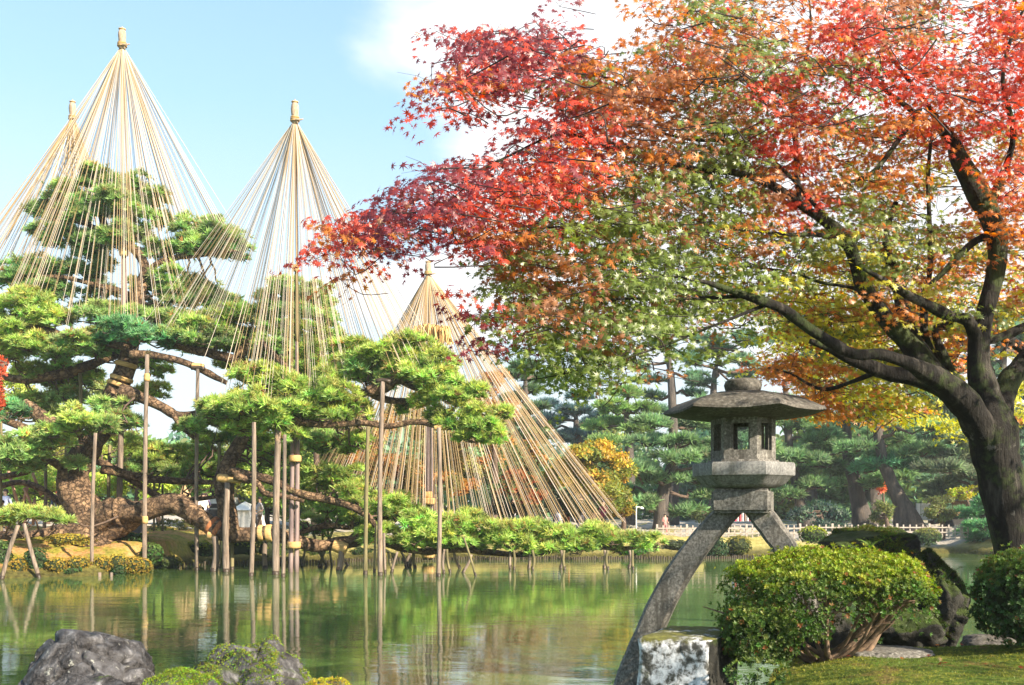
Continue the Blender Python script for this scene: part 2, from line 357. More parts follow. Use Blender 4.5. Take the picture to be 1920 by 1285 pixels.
def ground_mat():
    m, nt, out = new_mat('moss_soil_and_lawn')
    g = N_(nt, 'ShaderNodeNewGeometry'); sp = N_(nt, 'ShaderNodeSeparateXYZ'); L_(nt, g.outputs['Position'], sp.inputs[0])
    def nz(sc, dt=8, rg=.65):
        n = N_(nt, 'ShaderNodeTexNoise', inp={'Scale': sc, 'Detail': dt, 'Roughness': rg}); L_(nt, g.outputs['Position'], n.inputs['Vector']); return n.outputs[0]
    def mix(f, a, b):
        x = N_(nt, 'ShaderNodeMix', data_type='RGBA')
        if isinstance(f, float): x.inputs[0].default_value = f
        else: L_(nt, f, x.inputs[0])
        L_(nt, a, x.inputs[6]); L_(nt, b, x.inputs[7]); return x.outputs[2]
    def mr(v, a, b):
        x = N_(nt, 'ShaderNodeMapRange', interpolation_type='SMOOTHSTEP'); L_(nt, v, x.inputs[0]); x.inputs[1].default_value = a; x.inputs[2].default_value = b; return x.outputs[0]
    n_f = nz(9); n_m = nz(1.1); n_l = nz(.35)
    mossc = ramp(nt, n_f, [(.3, (.07, .08, .012)), (.5, (.22, .20, .03)), (.7, (.36, .30, .06))])
    soil = ramp(nt, n_f, [(.3, (.26, .13, .05)), (.55, (.46, .25, .10)), (.75, (.58, .36, .17))])
    lawn = ramp(nt, nz(5), [(.3, (.20, .19, .05)), (.5, (.36, .31, .10)), (.7, (.50, .42, .18))])
    nearc = ramp(nt, nz(16), [(.3, (.03, .05, .01)), (.5, (.09, .13, .02)), (.7, (.20, .20, .035))])
    far = mix(mr(n_m, .46, .56), mossc, soil)
    far = mix(mr(sp.outputs[0], -14., -9.), far, lawn)
    grav = ramp(nt, nz(12), [(.3, (.30, .27, .24)), (.7, (.5, .46, .41))])
    far = mix(mathn(nt, 'MULTIPLY', mr(sp.outputs[1], 43., 44.5), mr(n_l, .35, .5)), far, grav)
    steep = mr(sp.outputs[2], .12, .45)
    mud = ramp(nt, n_f, [(.3, (.03, .028, .012)), (.7, (.12, .11, .03))])
    far = mix(steep, mud, far)
    near = mix(mr(nz(2.3), .52, .64), nearc, ramp(nt, nz(20), [(.3, (.09, .07, .02)), (.6, (.20, .15, .05)), (.8, (.3, .2, .09))]))
    c = mix(mr(sp.outputs[1], 18., 20.), near, far)
    bs = N_(nt, 'ShaderNodeBsdfPrincipled', inp={'Roughness': .95}); L_(nt, c, bs.inputs['Base Color']); bs.inputs['Specular IOR Level'].default_value = .1
    bp = N_(nt, 'ShaderNodeBump', inp={'Strength': .8, 'Distance': .06}); L_(nt, mathn(nt, 'ADD', nz(14), nz(3.)), bp.inputs['Height']); L_(nt, bp.outputs[0], bs.inputs['Normal'])
    L_(nt, bs.outputs[0], out.inputs[0]); return m
link('ground', me, ground_mat(), kind='structure')

def water_mat():
    m, nt, out = new_mat('pond_water')
    g = N_(nt, 'ShaderNodeNewGeometry')
    def nzz(scx, scy, sc, dt=3, rg=.5):
        mp_ = N_(nt, 'ShaderNodeMapping'); mp_.inputs['Scale'].default_value = (scx, scy, 1); L_(nt, g.outputs['Position'], mp_.inputs[0])
        n = N_(nt, 'ShaderNodeTexNoise', inp={'Scale': sc, 'Detail': dt, 'Roughness': rg}); L_(nt, mp_.outputs[0], n.inputs['Vector']); return n.outputs[0]
    h = mathn(nt, 'ADD', mathn(nt, 'MULTIPLY', nzz(.55, 1.3, 1.6, 4), 1.0), mathn(nt, 'MULTIPLY', nzz(.8, 2.0, 5.5, 3), .26))
    calm = N_(nt, 'ShaderNodeMapRange', interpolation_type='SMOOTHSTEP'); L_(nt, nzz(.35, .8, .35, 3), calm.inputs[0]); calm.inputs[1].default_value = .38; calm.inputs[2].default_value = .62
    calm.inputs[3].default_value = .55; calm.inputs[4].default_value = 1.35
    h = mathn(nt, 'MULTIPLY', h, calm.outputs[0])
    bp = N_(nt, 'ShaderNodeBump', inp={'Strength': .26, 'Distance': .020}); L_(nt, h, bp.inputs['Height'])
    col = ramp(nt, nzz(.3, .6, .4, 3), [(.3, (.05, .10, .028)), (.7, (.09, .145, .038))])
    bs = N_(nt, 'ShaderNodeBsdfPrincipled', inp={'Roughness': .03, 'IOR': 1.40}); L_(nt, col, bs.inputs['Base Color']); L_(nt, bp.outputs[0], bs.inputs['Normal'])
    bs.inputs['Specular IOR Level'].default_value = .9
    L_(nt, bs.outputs[0], out.inputs[0]); return m
link('pond_water', mesh_py('pond_water', [(-700, -60, 0), (700, -60, 0), (700, 60, 0), (-700, 60, 0)], [(0, 1, 2, 3)], False), water_mat(), kind='structure')

# ------------------------------------------------------------------ foliage prototypes
def needle_proto(n=11, spread=1.05, w=.055, seed=1):
    r = np.random.default_rng(seed); V = []; Fc = []
    for i in range(n):
        a = r.uniform(0, 2*math.pi); t = spread*math.sqrt(r.uniform(0.0, 1)); ln = r.uniform(.7, 1.)
        d = np.array([math.sin(t)*math.cos(a), math.sin(t)*math.sin(a), math.cos(t)])
        s = np.cross(d, r.normal(size=3)); s /= np.linalg.norm(s)
        o = len(V); b = d*.04
        V += [b+s*w, b-s*w, d*ln]; Fc.append((o, o+1, o+2))
    return np.array(V), np.array(Fc)
NP_FINE = needle_proto(9, 1.1, .085); NP_COARSE = needle_proto(10, 1.25, .09, 3)
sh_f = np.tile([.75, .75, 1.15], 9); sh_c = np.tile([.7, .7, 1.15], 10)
def maple_proto(lobes=7):
    V = [(0, 0, .06)]; 
    ang = [-135, -88, -43, 0, 43, 88, 135]; ln = [.55, .82, .96, 1.05, .96, .82, .55]
    if lobes == 5: ang = [-110, -55, 0, 55, 110]; ln = [.65, .92, 1.05, .92, .65]
    out = []
    for i, (a, l) in enumerate(zip(ang, ln)):
        if i: 
            m_ = (ang[i-1]+a)/2; out.append((math.sin(R(m_))*.30, math.cos(R(m_))*.30, .02))
        out.append((math.sin(R(a))*l, math.cos(R(a))*l, -.12))
    out.append((0, -.16, .02))
    V += out; n = len(out)
    Fc = [(0, 1+(i+1) % n, 1+i) for i in range(n)]
    return np.array(V, float), np.array(Fc)
MP7 = maple_proto(7); MP5 = maple_proto(5)
def whorl_proto(n=6, seed=2, tilt=.9):
    r = np.random.default_rng(seed); V = []; Fc = []
    for i in range(n):
        a = 2*math.pi*i/n+r.uniform(-.3, .3); t = tilt*r.uniform(.6, 1.25); ln = r.uniform(.7, 1.)
        d = np.array([math.sin(t)*math.cos(a), math.sin(t)*math.sin(a), math.cos(t)]); s = np.array([-math.sin(a), math.cos(a), 0])*ln*.2
        o = len(V); V += [d*.05, d*ln*.55+s, d*ln, d*ln*.55-s]; Fc += [(o, o+1, o+2), (o, o+2, o+3)]
    return np.array(V), np.array(Fc)
WH = whorl_proto(); LF = (np.array([(0, 0, 0), (.28, .5, .05), (0, 1, -.05), (-.28, .5, .05)]), np.array([(0, 1, 2), (0, 2, 3)]))
def clump_proto(n=7, seed=5):
    """a loose spray of leaves pointing every way, for trees further off"""
    r = np.random.default_rng(seed); V = []; Fc = []
    for i in range(n):
        c = r.normal(size=3)*.45; d = r.normal(size=3); d /= np.linalg.norm(d); s = np.cross(d, r.normal(size=3)); s /= np.linalg.norm(s)
        l = r.uniform(.3, .5); w = l*.42; o = len(V)
        V += [c-d*l, c+s*w, c+d*l, c-s*w]; Fc += [(o, o+1, o+2), (o, o+2, o+3)]
    return np.array(V), np.array(Fc)
CL = clump_proto()
def jitter(col, n, v=.18, h=.08):
    c = np.tile(np.asarray(col, float), (n, 1))
    c *= (1+v*rng.normal(size=(n, 1))).clip(.45, 1.8); c *= (1+h*rng.normal(size=(n, 3))).clip(.6, 1.5)
    return c.clip(.004, .95)
def lobe_points(c, rad, n, lobes=7, lr=.45, lowcut=-.3, up=.7):
    """points on the upper skins of several lobes packed in an ellipsoid"""
    rad = np.array(rad); d = rng.normal(size=(lobes, 3)); d /= np.linalg.norm(d, axis=1, keepdims=True)
    lc = d*(rng.uniform(0.15, 1, (lobes, 1))**.5)*.68
    lrr = lr*rng.uniform(.7, 1.25, lobes)
    k = rng.integers(0, lobes, n)
    u = rng.normal(size=(n, 3)); u /= np.linalg.norm(u, axis=1, keepdims=True)
    fl = u[:, 2] < lowcut; u[fl, 2] *= -1
    rr = rng.uniform(.45, 1, n)**.6
    p = lc[k]+u*(lrr[k]*rr)[:, None]
    Dn = u*rad/rad.max()*.9+np.array([0, 0, up])+rng.normal(size=(n, 3))*.25
    return np.asarray(c)[None]+p*rad[None], Dn, rr, lc*rad[None]+np.asarray(c)[None]

# ------------------------------------------------------------------ the great pine over the pond
PINE_Y = 33.0
G_LIME = (.42, .55, .15); G_MID = (.34, .49, .17); G_DARK = (.27, .43, .16); G_TEAL = (.19, .42, .19)
pine = empty('pine_tree', P(165, 1015, 32.5), label='giant old pine with leaning mossy trunk and propped limbs on the left shore', cat='pine tree')
def br(parent, name, pts, mat, seg=10, rough=.12, sub=4, Yd=None, **kw):
    q = []
    for p in pts:
        Yq = p[3] if len(p) > 3 else Yd
        w = P(p[0], p[1], Yq); q.append((w.x, w.y, w.z, p[2]/F*Yq))
    return tube_obj(name, q, mat, parent, seg=seg, sub=sub, rough=rough, **kw), q
pine_nodes = []
def pbr(pts, Yd=33, name='branch', seg=8, rough=.14, **kw):
    o, q = br(pine, name, pts, M_bark, seg=seg, rough=rough, Yd=Yd, **kw)
    c = catmull(q, 6); pine_nodes.extend(c); return o
pbr([(172, 1040, 62, 32.3), (170, 1015, 46, 32.4), (168, 975, 36, 32.5), (142, 925, 30, 32.6), (138, 885, 27, 32.8), (160, 850, 24, 33), (190, 800, 21, 33.2), (212, 745, 19, 33.3), (232, 700, 18, 33.4), (243, 660, 16, 33.5),
     (252, 600, 13, 33.7), (264, 540, 11, 33.8), (272, 500, 9, 34), (250, 465, 8, 34.2), (205, 440, 7, 34.3), (190, 395, 6, 34.3), (200, 345, 4, 34.3)], name='trunk', seg=22, rough=.10, nfreq=2.5, lump=.04)
pbr([(175, 990, 34, 32.4), (215, 962, 27, 32), (262, 960, 22, 31.7), (320, 944, 20, 31.5), (352, 955, 20, 31.4), (395, 985, 17, 31.2), (430, 1000, 17, 31), (470, 1002, 14, 31), (510, 1000, 14, 31), (560, 1016, 13, 31.2),
     (600, 1023, 12, 31.5), (650, 1018, 12, 31.8), (700, 1008, 10, 32), (745, 1026, 7, 32), (800, 1034, 6, 32.2), (860, 1030, 7, 32.5), (920, 1036, 6, 33), (980, 1040, 5, 33.3), (1050, 1031, 5, 33.5), (1120, 1024, 4, 33.5), (1165, 1018, 3, 33.5)], seg=16, rough=.12, nfreq=2.5)
pbr([(170, 1000, 24, 32.3), (115, 1000, 17, 32), (60, 1008, 12, 31.6), (5, 1004, 8, 31.4), (-60, 1012, 6, 31)], name='root', seg=12)
pbr([(190, 1000, 22, 32.2), (235, 985, 16, 32), (262, 970, 12, 31.8)], name='root', seg=12)
pbr([(436, 1005, 18, 31), (424, 945, 17, 31), (418, 900, 16, 31.1), (430, 868, 14, 31.2), (452, 828, 13, 31.4), (468, 795, 11, 31.6), (480, 745, 9, 31.8), (470, 715, 8, 32), (445, 700, 9, 32.2), (452, 662, 9, 32.4), (486, 622, 8, 32.6), (500, 575, 6, 32.8), (520, 545, 4, 33)], seg=14)
for pts, yy in [
    ([(480, 760, 7), (530, 780, 7), (570, 792, 7), (620, 797, 6), (680, 793, 6), (730, 800, 6), (780, 791, 6), (840, 801, 6), (885, 795, 5), (905, 778, 3)], 29.6),
    ([(430, 884, 9), (500, 898, 8), (560, 925, 8), (610, 936, 8), (655, 948, 7), (690, 968, 6), (705, 990, 4)], 30.5),
    ([(440, 893, 7), (480, 905, 6), (497, 925, 6), (530, 930, 5), (570, 940, 3)], 30.2),
    ([(20, 600, 6), (80, 618, 7), (130, 632, 8), (200, 640, 9), (245, 655, 10)], 33),
    ([(250, 610, 9), (300, 632, 9), (350, 652, 9), (400, 664, 9), (445, 680, 10), (490, 720, 7), (520, 750, 5)], 32.5),
    ([(245, 664, 8), (300, 668, 7), (345, 680, 7), (380, 695, 7), (425, 718, 4)], 31.5),
    ([(225, 735, 14), (265, 745, 11), (305, 764, 10), (335, 780, 9), (370, 775, 6), (400, 768, 4)], 31.5),
    ([(325, 778, 6), (340, 800, 5), (365, 822, 4)], 31.4),
    ([(-30, 850, 8), (20, 838, 8), (62, 812, 10), (100, 800, 15), (70, 775, 14), (45, 755, 8)], 31.5),
    ([(100, 800, 13), (140, 806, 10), (165, 830, 8)], 32),
    ([(-20, 700, 6), (40, 712, 8), (100, 705, 10), (140, 695, 11), (185, 678, 8), (220, 668, 5)], 34),
    ([(-20, 776, 6), (40, 800, 7), (90, 812, 8)], 33.2),
    ([(266, 520, 7), (300, 492, 6), (350, 480, 6), (400, 476, 5), (445, 468, 3)], 33.8),
    ([(258, 560, 6), (220, 545, 6), (180, 535, 5), (120, 520, 4), (60, 520, 3)], 34.2),
    ([(205, 440, 5), (160, 420, 4), (110, 410, 3)], 34.3), ([(200, 400, 4), (240, 395, 4), (290, 390, 3)], 34.3),
    ([(192, 880, 9), (250, 892, 8), (300, 900, 7), (350, 903, 6), (410, 905, 4)], 33.6),
    ([(155, 862, 8), (190, 868, 7), (240, 895, 7), (300, 932, 6), (345, 938, 5), (420, 930, 3)], 34.2),
    ([(140, 890, 9), (115, 876, 9), (92, 862, 7), (70, 862, 5)], 32.5), ([(92, 862, 6), (50, 885, 6), (-10, 896, 6)], 32.8),
    ([(130, 960, 6), (90, 925, 7), (40, 905, 6), (-10, 915, 5)], 33.5),
    ([(690, 735, 10), (722, 725, 11), (745, 712, 8), (790, 730, 6), (840, 725, 4)], 29.8),
    ([(690, 735, 7), (720, 748, 7), (765, 752, 6), (800, 742, 4)], 30.2),
    ([(560, 790, 6), (620, 760, 6), (690, 735, 8)], 30.4),
    ([(500, 610, 6), (560, 640, 5), (620, 650, 4)], 32.8), ([(490, 640, 5), (540, 690, 5), (600, 720, 4)], 31.5),
    ([(650, 1018, 8), (690, 990, 7), (730, 965, 5)], 31.9), ([(560, 1000, 5), (610, 985, 6), (655, 990, 4), (660, 975, 3)], 31.8),
    ([(870, 1028, 5), (900, 1005, 4), (930, 990, 3)], 32.6), ([(1040, 1030, 5), (1075, 1012, 4), (1120, 1005, 3)], 33.5),
    ([(1120, 1025, 4), (1160, 1030, 4), (1215, 1022, 3)], 33.2)]:
    pbr(pts, yy)
nodes_np = np.array([c[:4] for c in pine_nodes])
def twig_to(mb, c, nodes, r0=.02, k=3, spread=(.5, .5, .15), seg=5, droop=0.0):
    c = np.asarray(c); d = np.linalg.norm((nodes[:, :3]-c)*np.array([1, 1, 1.3]), axis=1); j = int(np.argmin(d)); a = nodes[j, :3]
    q = []
    m = 5
    for i in range(m+1):
        t = i/m; p = a*(1-t)+c*t; w = np.sin(t*math.pi)*d[j]*.08
        p = p+rng.normal(size=3)*w+np.array([0, 0, -droop*math.sin(t*math.pi)])
        q.append((*p, r0*(2.0-1.5*t)))
    mb.tube(q, seg=seg, sub=2, cap=False)
    for _ in range(k):
        e = c+rng.normal(size=3)*np.array(spread); mdl = (c+e)/2+rng.normal(size=3)*np.array(spread)*.25
        mb.tube([(*c, r0*.6), (*mdl, r0*.45), (*e, r0*.2)], seg=4, sub=3, cap=False)
# pads: (px, py, rx, ry, Y, tone)
L, Md, D_, T = G_LIME, G_MID, G_DARK, G_TEAL
pads = [(190, 338, 52, 18, 34.3, Md), (245, 350, 48, 20, 34.2, Md), (135, 372, 50, 20, 34.4, Md), (225, 378, 62, 18, 33.6, Md), (92, 400, 34, 22, 34.6, D_), (280, 378, 36, 20, 34.6, Md), (160, 405, 50, 15, 33.8, D_),
        (105, 448, 48, 20, 34.6, D_), (255, 408, 45, 15, 33.6, Md), (190, 450, 50, 16, 33.9, D_), (300, 412, 26, 14, 34.4, Md), (225, 440, 42, 14, 33.2, Md),
        (72, 505, 62, 20, 34.8, D_), (135, 500, 46, 18, 34.5, D_), (35, 528, 46, 20, 34.4, D_), (165, 470, 46, 16, 34.5, D_), (195, 500, 28, 16, 34.3, D_), (100, 545, 55, 16, 34.5, D_), (190, 545, 30, 13, 34.6, D_),
        (375, 428, 52, 17, 33.9, Md), (430, 452, 44, 17, 33.8, Md), (345, 452, 40, 15, 33.7, Md), (305, 470, 34, 15, 34.2, Md), (400, 470, 60, 10, 34, D_), (262, 440, 30, 14, 34.6, Md),
        (320, 525, 50, 20, 34, Md), (375, 548, 46, 18, 34.2, Md), (285, 545, 38, 18, 34.4, D_), (420, 570, 42, 16, 33.8, Md), (345, 560, 40, 15, 33.6, Md), (260, 575, 36, 16, 34.6, D_),
        (45, 572, 68, 22, 32.6, L), (15, 610, 46, 26, 32.4, L), (105, 600, 46, 18, 32.8, L), (180, 595, 52, 20, 33, Md), (250, 592, 46, 18, 33.1, Md), (320, 598, 52, 20, 32.8, Md), (395, 603, 62, 22, 32.3, L), (450, 590, 40, 18, 32.6, Md),
        (140, 640, 46, 14, 32.3, Md), (262, 628, 62, 20, 31.8, T), (220, 615, 40, 15, 32.0, T), (55, 645, 48, 20, 32.6, L), (330, 628, 40, 14, 32, Md), (400, 635, 52, 14, 31.8, Md), (20, 660, 46, 20, 33, L),
        (110, 670, 36, 14, 33.4, Md), (60, 700, 40, 14, 34, L), (180, 660, 30, 12, 33.2, D_),
        (548, 542, 46, 17, 33, Md), (590, 562, 34, 14, 33, Md), (512, 565, 38, 16, 33, Md), (560, 585, 50, 15, 32.7, Md), (612, 600, 34, 14, 33, Md), (622, 632, 28, 14, 33, Md), (478, 605, 46, 18, 32.6, Md), (555, 625, 56, 17, 32.4, L),
        (515, 655, 46, 18, 32.2, Md), (590, 668, 54, 22, 32.3, L), (540, 690, 50, 20, 32, L), (640, 660, 36, 16, 32.6, Md), (470, 640, 34, 14, 32.9, D_), (610, 700, 40, 18, 32.6, L),
        (480, 712, 64, 20, 30.2, L), (545, 728, 66, 20, 29.8, L), (615, 740, 58, 22, 29.6, L), (440, 762, 64, 20, 29.6, L), (515, 780, 50, 20, 29.2, L), (405, 775, 40, 14, 29.8, Md), (625, 712, 48, 18, 30.2, L), (650, 765, 42, 18, 29.8, L),
        (565, 760, 52, 18, 29.3, L), (662, 700, 42, 18, 30.6, Md), (480, 750, 44, 14, 29, L), (540, 812, 40, 12, 29.6, L), (600, 775, 50, 12, 29.6, L), (450, 800, 46, 12, 30, L), (365, 800, 30, 10, 31, Md),
        (725, 665, 76, 22, 29.8, L), (800, 678, 60, 20, 29.6, L), (760, 645, 50, 14, 29.8, L), (692, 690, 46, 18, 30, Md), (825, 712, 46, 20, 29.4, L), (770, 700, 46, 14, 29.2, L), (850, 745, 44, 20, 29.3, L), (895, 790, 46, 24, 29.2, L),
        (845, 785, 42, 20, 29.5, L), (928, 815, 22, 18, 29.2, L), (715, 715, 44, 16, 30.2, Md), (795, 750, 36, 14, 29.8, L), (880, 820, 36, 14, 29.4, L), (670, 830, 30, 12, 30.6, L),
        (640, 890, 46, 20, 31, L), (600, 895, 44, 20, 31.2, L), (672, 925, 42, 18, 30.8, L), (720, 945, 52, 20, 31, L), (615, 950, 44, 18, 31.4, Md), (575, 915, 36, 18, 31.6, L), (600, 985, 40, 14, 32.6, Md), (660, 975, 36, 14, 32, L),
        (760, 970, 58, 22, 31.2, L), (825, 985, 52, 20, 31.2, L), (875, 978, 50, 20, 31.6, L), (928, 998, 54, 20, 31.8, L), (705, 1000, 40, 16, 31, L), (775, 1012, 46, 14, 31, L), (985, 998, 54, 18, 32.3, L), (1040, 1008, 46, 18, 32.6, L),
        (955, 1018, 42, 14, 32, L), (1100, 1000, 46, 18, 32.9, L), (1150, 1010, 46, 17, 32.8, L), (1200, 1015, 38, 15, 32.8, L), (1090, 1025, 34, 10, 32.6, L), (1228, 1020, 18, 10, 32.8, L), (1020, 1028, 40, 10, 32.4, L), (850, 1010, 50, 14, 31.4, L),
        (140, 795, 54, 24, 30.4, L), (95, 828, 52, 20, 31, Md), (35, 842, 56, 22, 30.8, Md), (15, 775, 42, 18, 31.4, T), (205, 765, 40, 16, 31.4, Md), (185, 805, 34, 14, 30.6, Md), (60, 870, 40, 14, 31.6, Md), (0, 870, 36, 16, 31, Md), (240, 790, 34, 12, 32, Md),
        (120, 740, 36, 14, 34.4, Md), (60, 750, 36, 12, 34.6, L), (330, 860, 60, 22, 35, L), (270, 850, 52, 22, 35.4, L), (390, 845, 50, 20, 35.2, L), (240, 880, 40, 16, 35, Md), (350, 890, 44, 15, 34.8, Md), (400, 885, 40, 14, 35, L),
        (50, 965, 46, 10, 29.2, L), (110, 972, 34, 9, 29.2, L), (15, 970, 32, 8, 29.4, L), (130, 870, 26, 8, 32, Md), (530, 850, 40, 16, 32, L), (490, 870, 36, 14, 32.5, L), (480, 830, 40, 14, 33, L), (600, 830, 44, 20, 33.6, Md), (540, 890, 36, 14, 33, Md)]
def needle_pad(parent, nodes, px, py, rx, ry, Y, tone, dens=1.0, name='foliage_pad', tw=3):
    c = P(px, py, Y); s = Y/F; a, b = rx*s*1.08, ry*s*1.12
    n = int(1350*(a*b)*dens)+80
    n = min(n, 1800)
    pts, Dn, rr, lc = lobe_points(c, (a*1.12, a*.95, b*1.5), n, lobes=max(9, int(rx/3.5)), lr=.30, lowcut=-.25, up=.6)
    kp = np.array([noise.noise(Vector((p_[0]*2.1, p_[1]*2.1, p_[2]*3.4))) for p_ in pts]) > -.20
    pts, Dn, rr = pts[kp], Dn[kp]+rng.normal(size=(int(kp.sum()), 3))*.18, rr[kp]; n = len(pts)
    so = rng.random(n) < .12; pts[so] += (pts[so]-np.array(c))*rng.uniform(.04, .22, (int(so.sum()), 1))
    cc = jitter(tone, n, .25, .12)
    bn = rng.random(n) < .025; cc[bn] = jitter((.40, .24, .10), int(bn.sum()), .2, .1)
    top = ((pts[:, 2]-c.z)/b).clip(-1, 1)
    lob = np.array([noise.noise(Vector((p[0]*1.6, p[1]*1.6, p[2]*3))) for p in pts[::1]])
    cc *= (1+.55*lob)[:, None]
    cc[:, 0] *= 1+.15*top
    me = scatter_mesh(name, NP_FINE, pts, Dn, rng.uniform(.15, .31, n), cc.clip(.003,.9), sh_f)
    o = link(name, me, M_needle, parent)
    mb = MB()
    twig_to(mb, (c.x, c.y, c.z-b*.55), nodes, .022, 0)
    for q in lc[:tw+3]:
        e = np.array(q)-np.array([0, 0, b*.15]); b0 = np.array([c.x, c.y, c.z-b*.6]); md = (e+b0)/2+rng.normal(size=3)*np.array([.1, .1, .05])
        mb.tube([(*b0, .022), (*md, .017), (*e, .008)], seg=4, sub=3, cap=False)
    mb.build('twigs', M_twig, o, smooth=True)
    return o
for p in pads:
    needle_pad(pine, nodes_np, *p)
for p in list(pads):
    for _ in range(2 if rng.random() < .6 else 1):
        f = rng.uniform(.38, .6)
        needle_pad(pine, nodes_np, p[0]+rng.uniform(-1.1, 1.1)*p[2], p[1]+rng.uniform(-.9, 1.2)*p[3], max(16, p[2]*f), max(9, p[3]*f*1.1), p[4]+rng.uniform(-.2, 1.0), p[5], tw=1)
gaps = [(372, 690, 44, 26), (330, 790, 32, 18), (430, 730, 30, 30), (245, 512, 26, 30), (110, 668, 40, 14), (420, 520, 60, 30), (345, 735, 60, 30), (660, 560, 40, 90), (700, 600, 50, 60), (235, 700, 36, 60), (300, 655, 40, 10), (200, 960, 200, 60)]
for _ in range(62):
    px, py = rng.uniform(-30, 690), rng.uniform(575, 840)
    if any(((px-gx_)/ga)**2+((py-gy_)/gb)**2 < 1 for gx_, gy_, ga, gb in gaps) or py < 560+max(0, (px-560))*.9: continue
    needle_pad(pine, nodes_np, px, py, rng.uniform(28, 52), rng.uniform(10, 17), rng.uniform(34.4, 36.5), [L, Md, L, L][rng.integers(0, 4)], tw=1)
# wrappings on trunk and limbs (parts of the tree's winter dressing)
def band(parent, px, py, Y, r, h, mat, tilt=0., name='straw_band', sl=0.):
    c = P(px, py, Y); rr = r/F*Y; hh = h/F*Y
    ax = Vector((math.sin(tilt), 0, math.cos(tilt)))
    q = []
    for t, k in ((-.5, .97), (-.4, 1.04), (0, 1.06), (.4, 1.04), (.5, .97)):
        w = c+ax*hh*t; q.append((w.x, w.y, w.z, rr*k))
    return tube_obj(name, q, mat, parent, seg=16, sub=2)
band(pine, 236, 684, 33.4, 19, 9, M_wrap, .25); band(pine, 228, 710, 33.3, 20, 8, M_wrap, .3); band(pine, 224, 721, 33.3, 21, 8, M_wrap, .35)
band(pine, 202, 800, 33.1, 20, 5, M_wrap, .5); band(pine, 199, 807, 33.1, 20, 4, M_wrap, .5)
band(pine, 212, 962, 32, 28, 8, M_bark, 1.35); band(pine, 226, 962, 31.9, 27, 8, M_bark, 1.4)
band(pine, 398, 986, 31.2, 18.5, 10, M_wrapred, 2.2); band(pine, 411, 992, 31.1, 18.5, 9, M_wrapred, 2.1); band(pine, 366, 966, 31.3, 20, 10, M_bark, 2.2)
band(pine, 505, 1000, 31, 15.5, 12, M_wrap, 1.5); band(pine, 490, 1000, 31, 15, 10, M_wrap, 1.5)
# straw rolls on the fork
def roll(px0, py0, px1, py1, Y, r, label):
    a = P(px0, py0, Y); b = P(px1, py1, Y); rr = r/F*Y
    tube_obj('straw_cushion', [(*a, rr*.9), (*(a.lerp(b, .33)), rr), (*(a.lerp(b, .66)), rr), (*b, rr*.9)], M_wrap, pine, seg=12, sub=3)
roll(408, 896, 452, 900, 30.6, 8, ''); roll(790, 1034, 812, 1034, 32.8, 8, ''); roll(360, 686, 382, 688, 31.4, 6, ''); roll(814, 803, 836, 800, 29.2, 5, '')
roll(625, 1022, 650, 1030, 31.4, 12, ''); roll(390, 1003, 412, 1006, 31, 9, '')

# ------------------------------------------------------------------ support posts
def post(x0, y0, x1, y1, w, mat, label, Y=None, base_z=0.0, group='posts propping the great pine', wrap=None, Ytop=None, wet=True, name='support_post', cap=False):
    """top (x0,y0), foot (x1,y1) in the photo; the foot decides how far away it stands"""
    if Y is None: Y = (CZ-base_z)*F/(y1-HY)
    b = P(x1, y1, Y); t = P(x0, y0, Ytop or Y); r = w/2/F*Y
    root = empty(name, b, label=label, cat='wooden post', group=group)
    r *= .86
    bb = b-Vector((0, 0, .5)) if base_z < .2 else b-Vector((0, 0, .25))
    k = (bb.z-b.z)/(t.z-b.z); bb = b+(t-b)*k
    bend = rng.normal()*.035
    q = [(*bb, r*1.04)]
    for f in (.0, .3, .6, 1): 
        m_ = b.lerp(t, f); q.append((m_.x+bend*math.sin(f*3.1), m_.y, m_.z, r*(1.05-.12*f)))
    tube_obj('shaft', q, mat, root, seg=10, sub=3, rough=.05, nfreq=1.5, seed=x0)
    if wet and base_z < .1:
        tube_obj('wet_foot', [(*(bb+Vector((0, 0, .15))), r*1.12), (*b, r*1.13), (*(b.lerp(t, min(.5, .12/max(.2, t.z-b.z)))), r*1.09)], M_wetwood, root, seg=10, sub=1)
    if cap:
        tube_obj('crossbar', [(t.x-.22, t.y, t.z+.02, r*.9), (t.x, t.y, t.z+.05, r*.95), (t.x+.22, t.y, t.z, r*.9)], M_wetwood, root, seg=8, sub=2)
    for wy in (wrap or []):
        f = (wy-y1)/(y0-y1); m_ = b.lerp(t, f); hh = 7/F*Y
        tube_obj('lashing', [(m_.x, m_.y, m_.z-hh, r*1.25), (m_.x, m_.y, m_.z-hh*.5, r*1.38), (m_.x, m_.y, m_.z+hh*.5, r*1.38), (m_.x, m_.y, m_.z+hh, r*1.2)], M_wrap, root, seg=12, sub=1)
    return root
post(179, 812, 172, 1078, 8, M_post, 'thin grey post standing in the water in front of the big leaning trunk')
post(150, 700, 149, 866, 8, M_post2, 'short upper post behind the leaning trunk under the left branches', Y=33.8, base_z=2, wet=False)
post(206, 835, 204, 1000, 8, M_post2, 'olive post on the bank just right of the leaning trunk', Y=35, base_z=1.1)
post(276, 665, 271, 1042, 9.5, M_post, 'tall pinkish post on the bank with an orange lashing near its top', Y=31.0, base_z=.3, wrap=[708, 975])
post(371, 692, 369, 1070, 9, M_post, 'tall post with a short crossbar at its top left of the forked limb', cap=True)
post(427, 905, 424, 1073, 14, M_post, 'stout pale post under the straw cushion of the forked limb')
post(402, 1006, 401, 1072, 15, M_post, 'short thick post under the red wrapped part of the limb')
post(411, 830, 410, 1064, 8, M_post2, 'slender olive post behind the thick red wrapped one')
post(437, 905, 435, 1069, 8, M_post2, 'slim yellow post right behind the stout pale one')
post(476, 792, 471, 1081, 10, M_post, 'thin long post right of the fork, reaching into the middle pad')
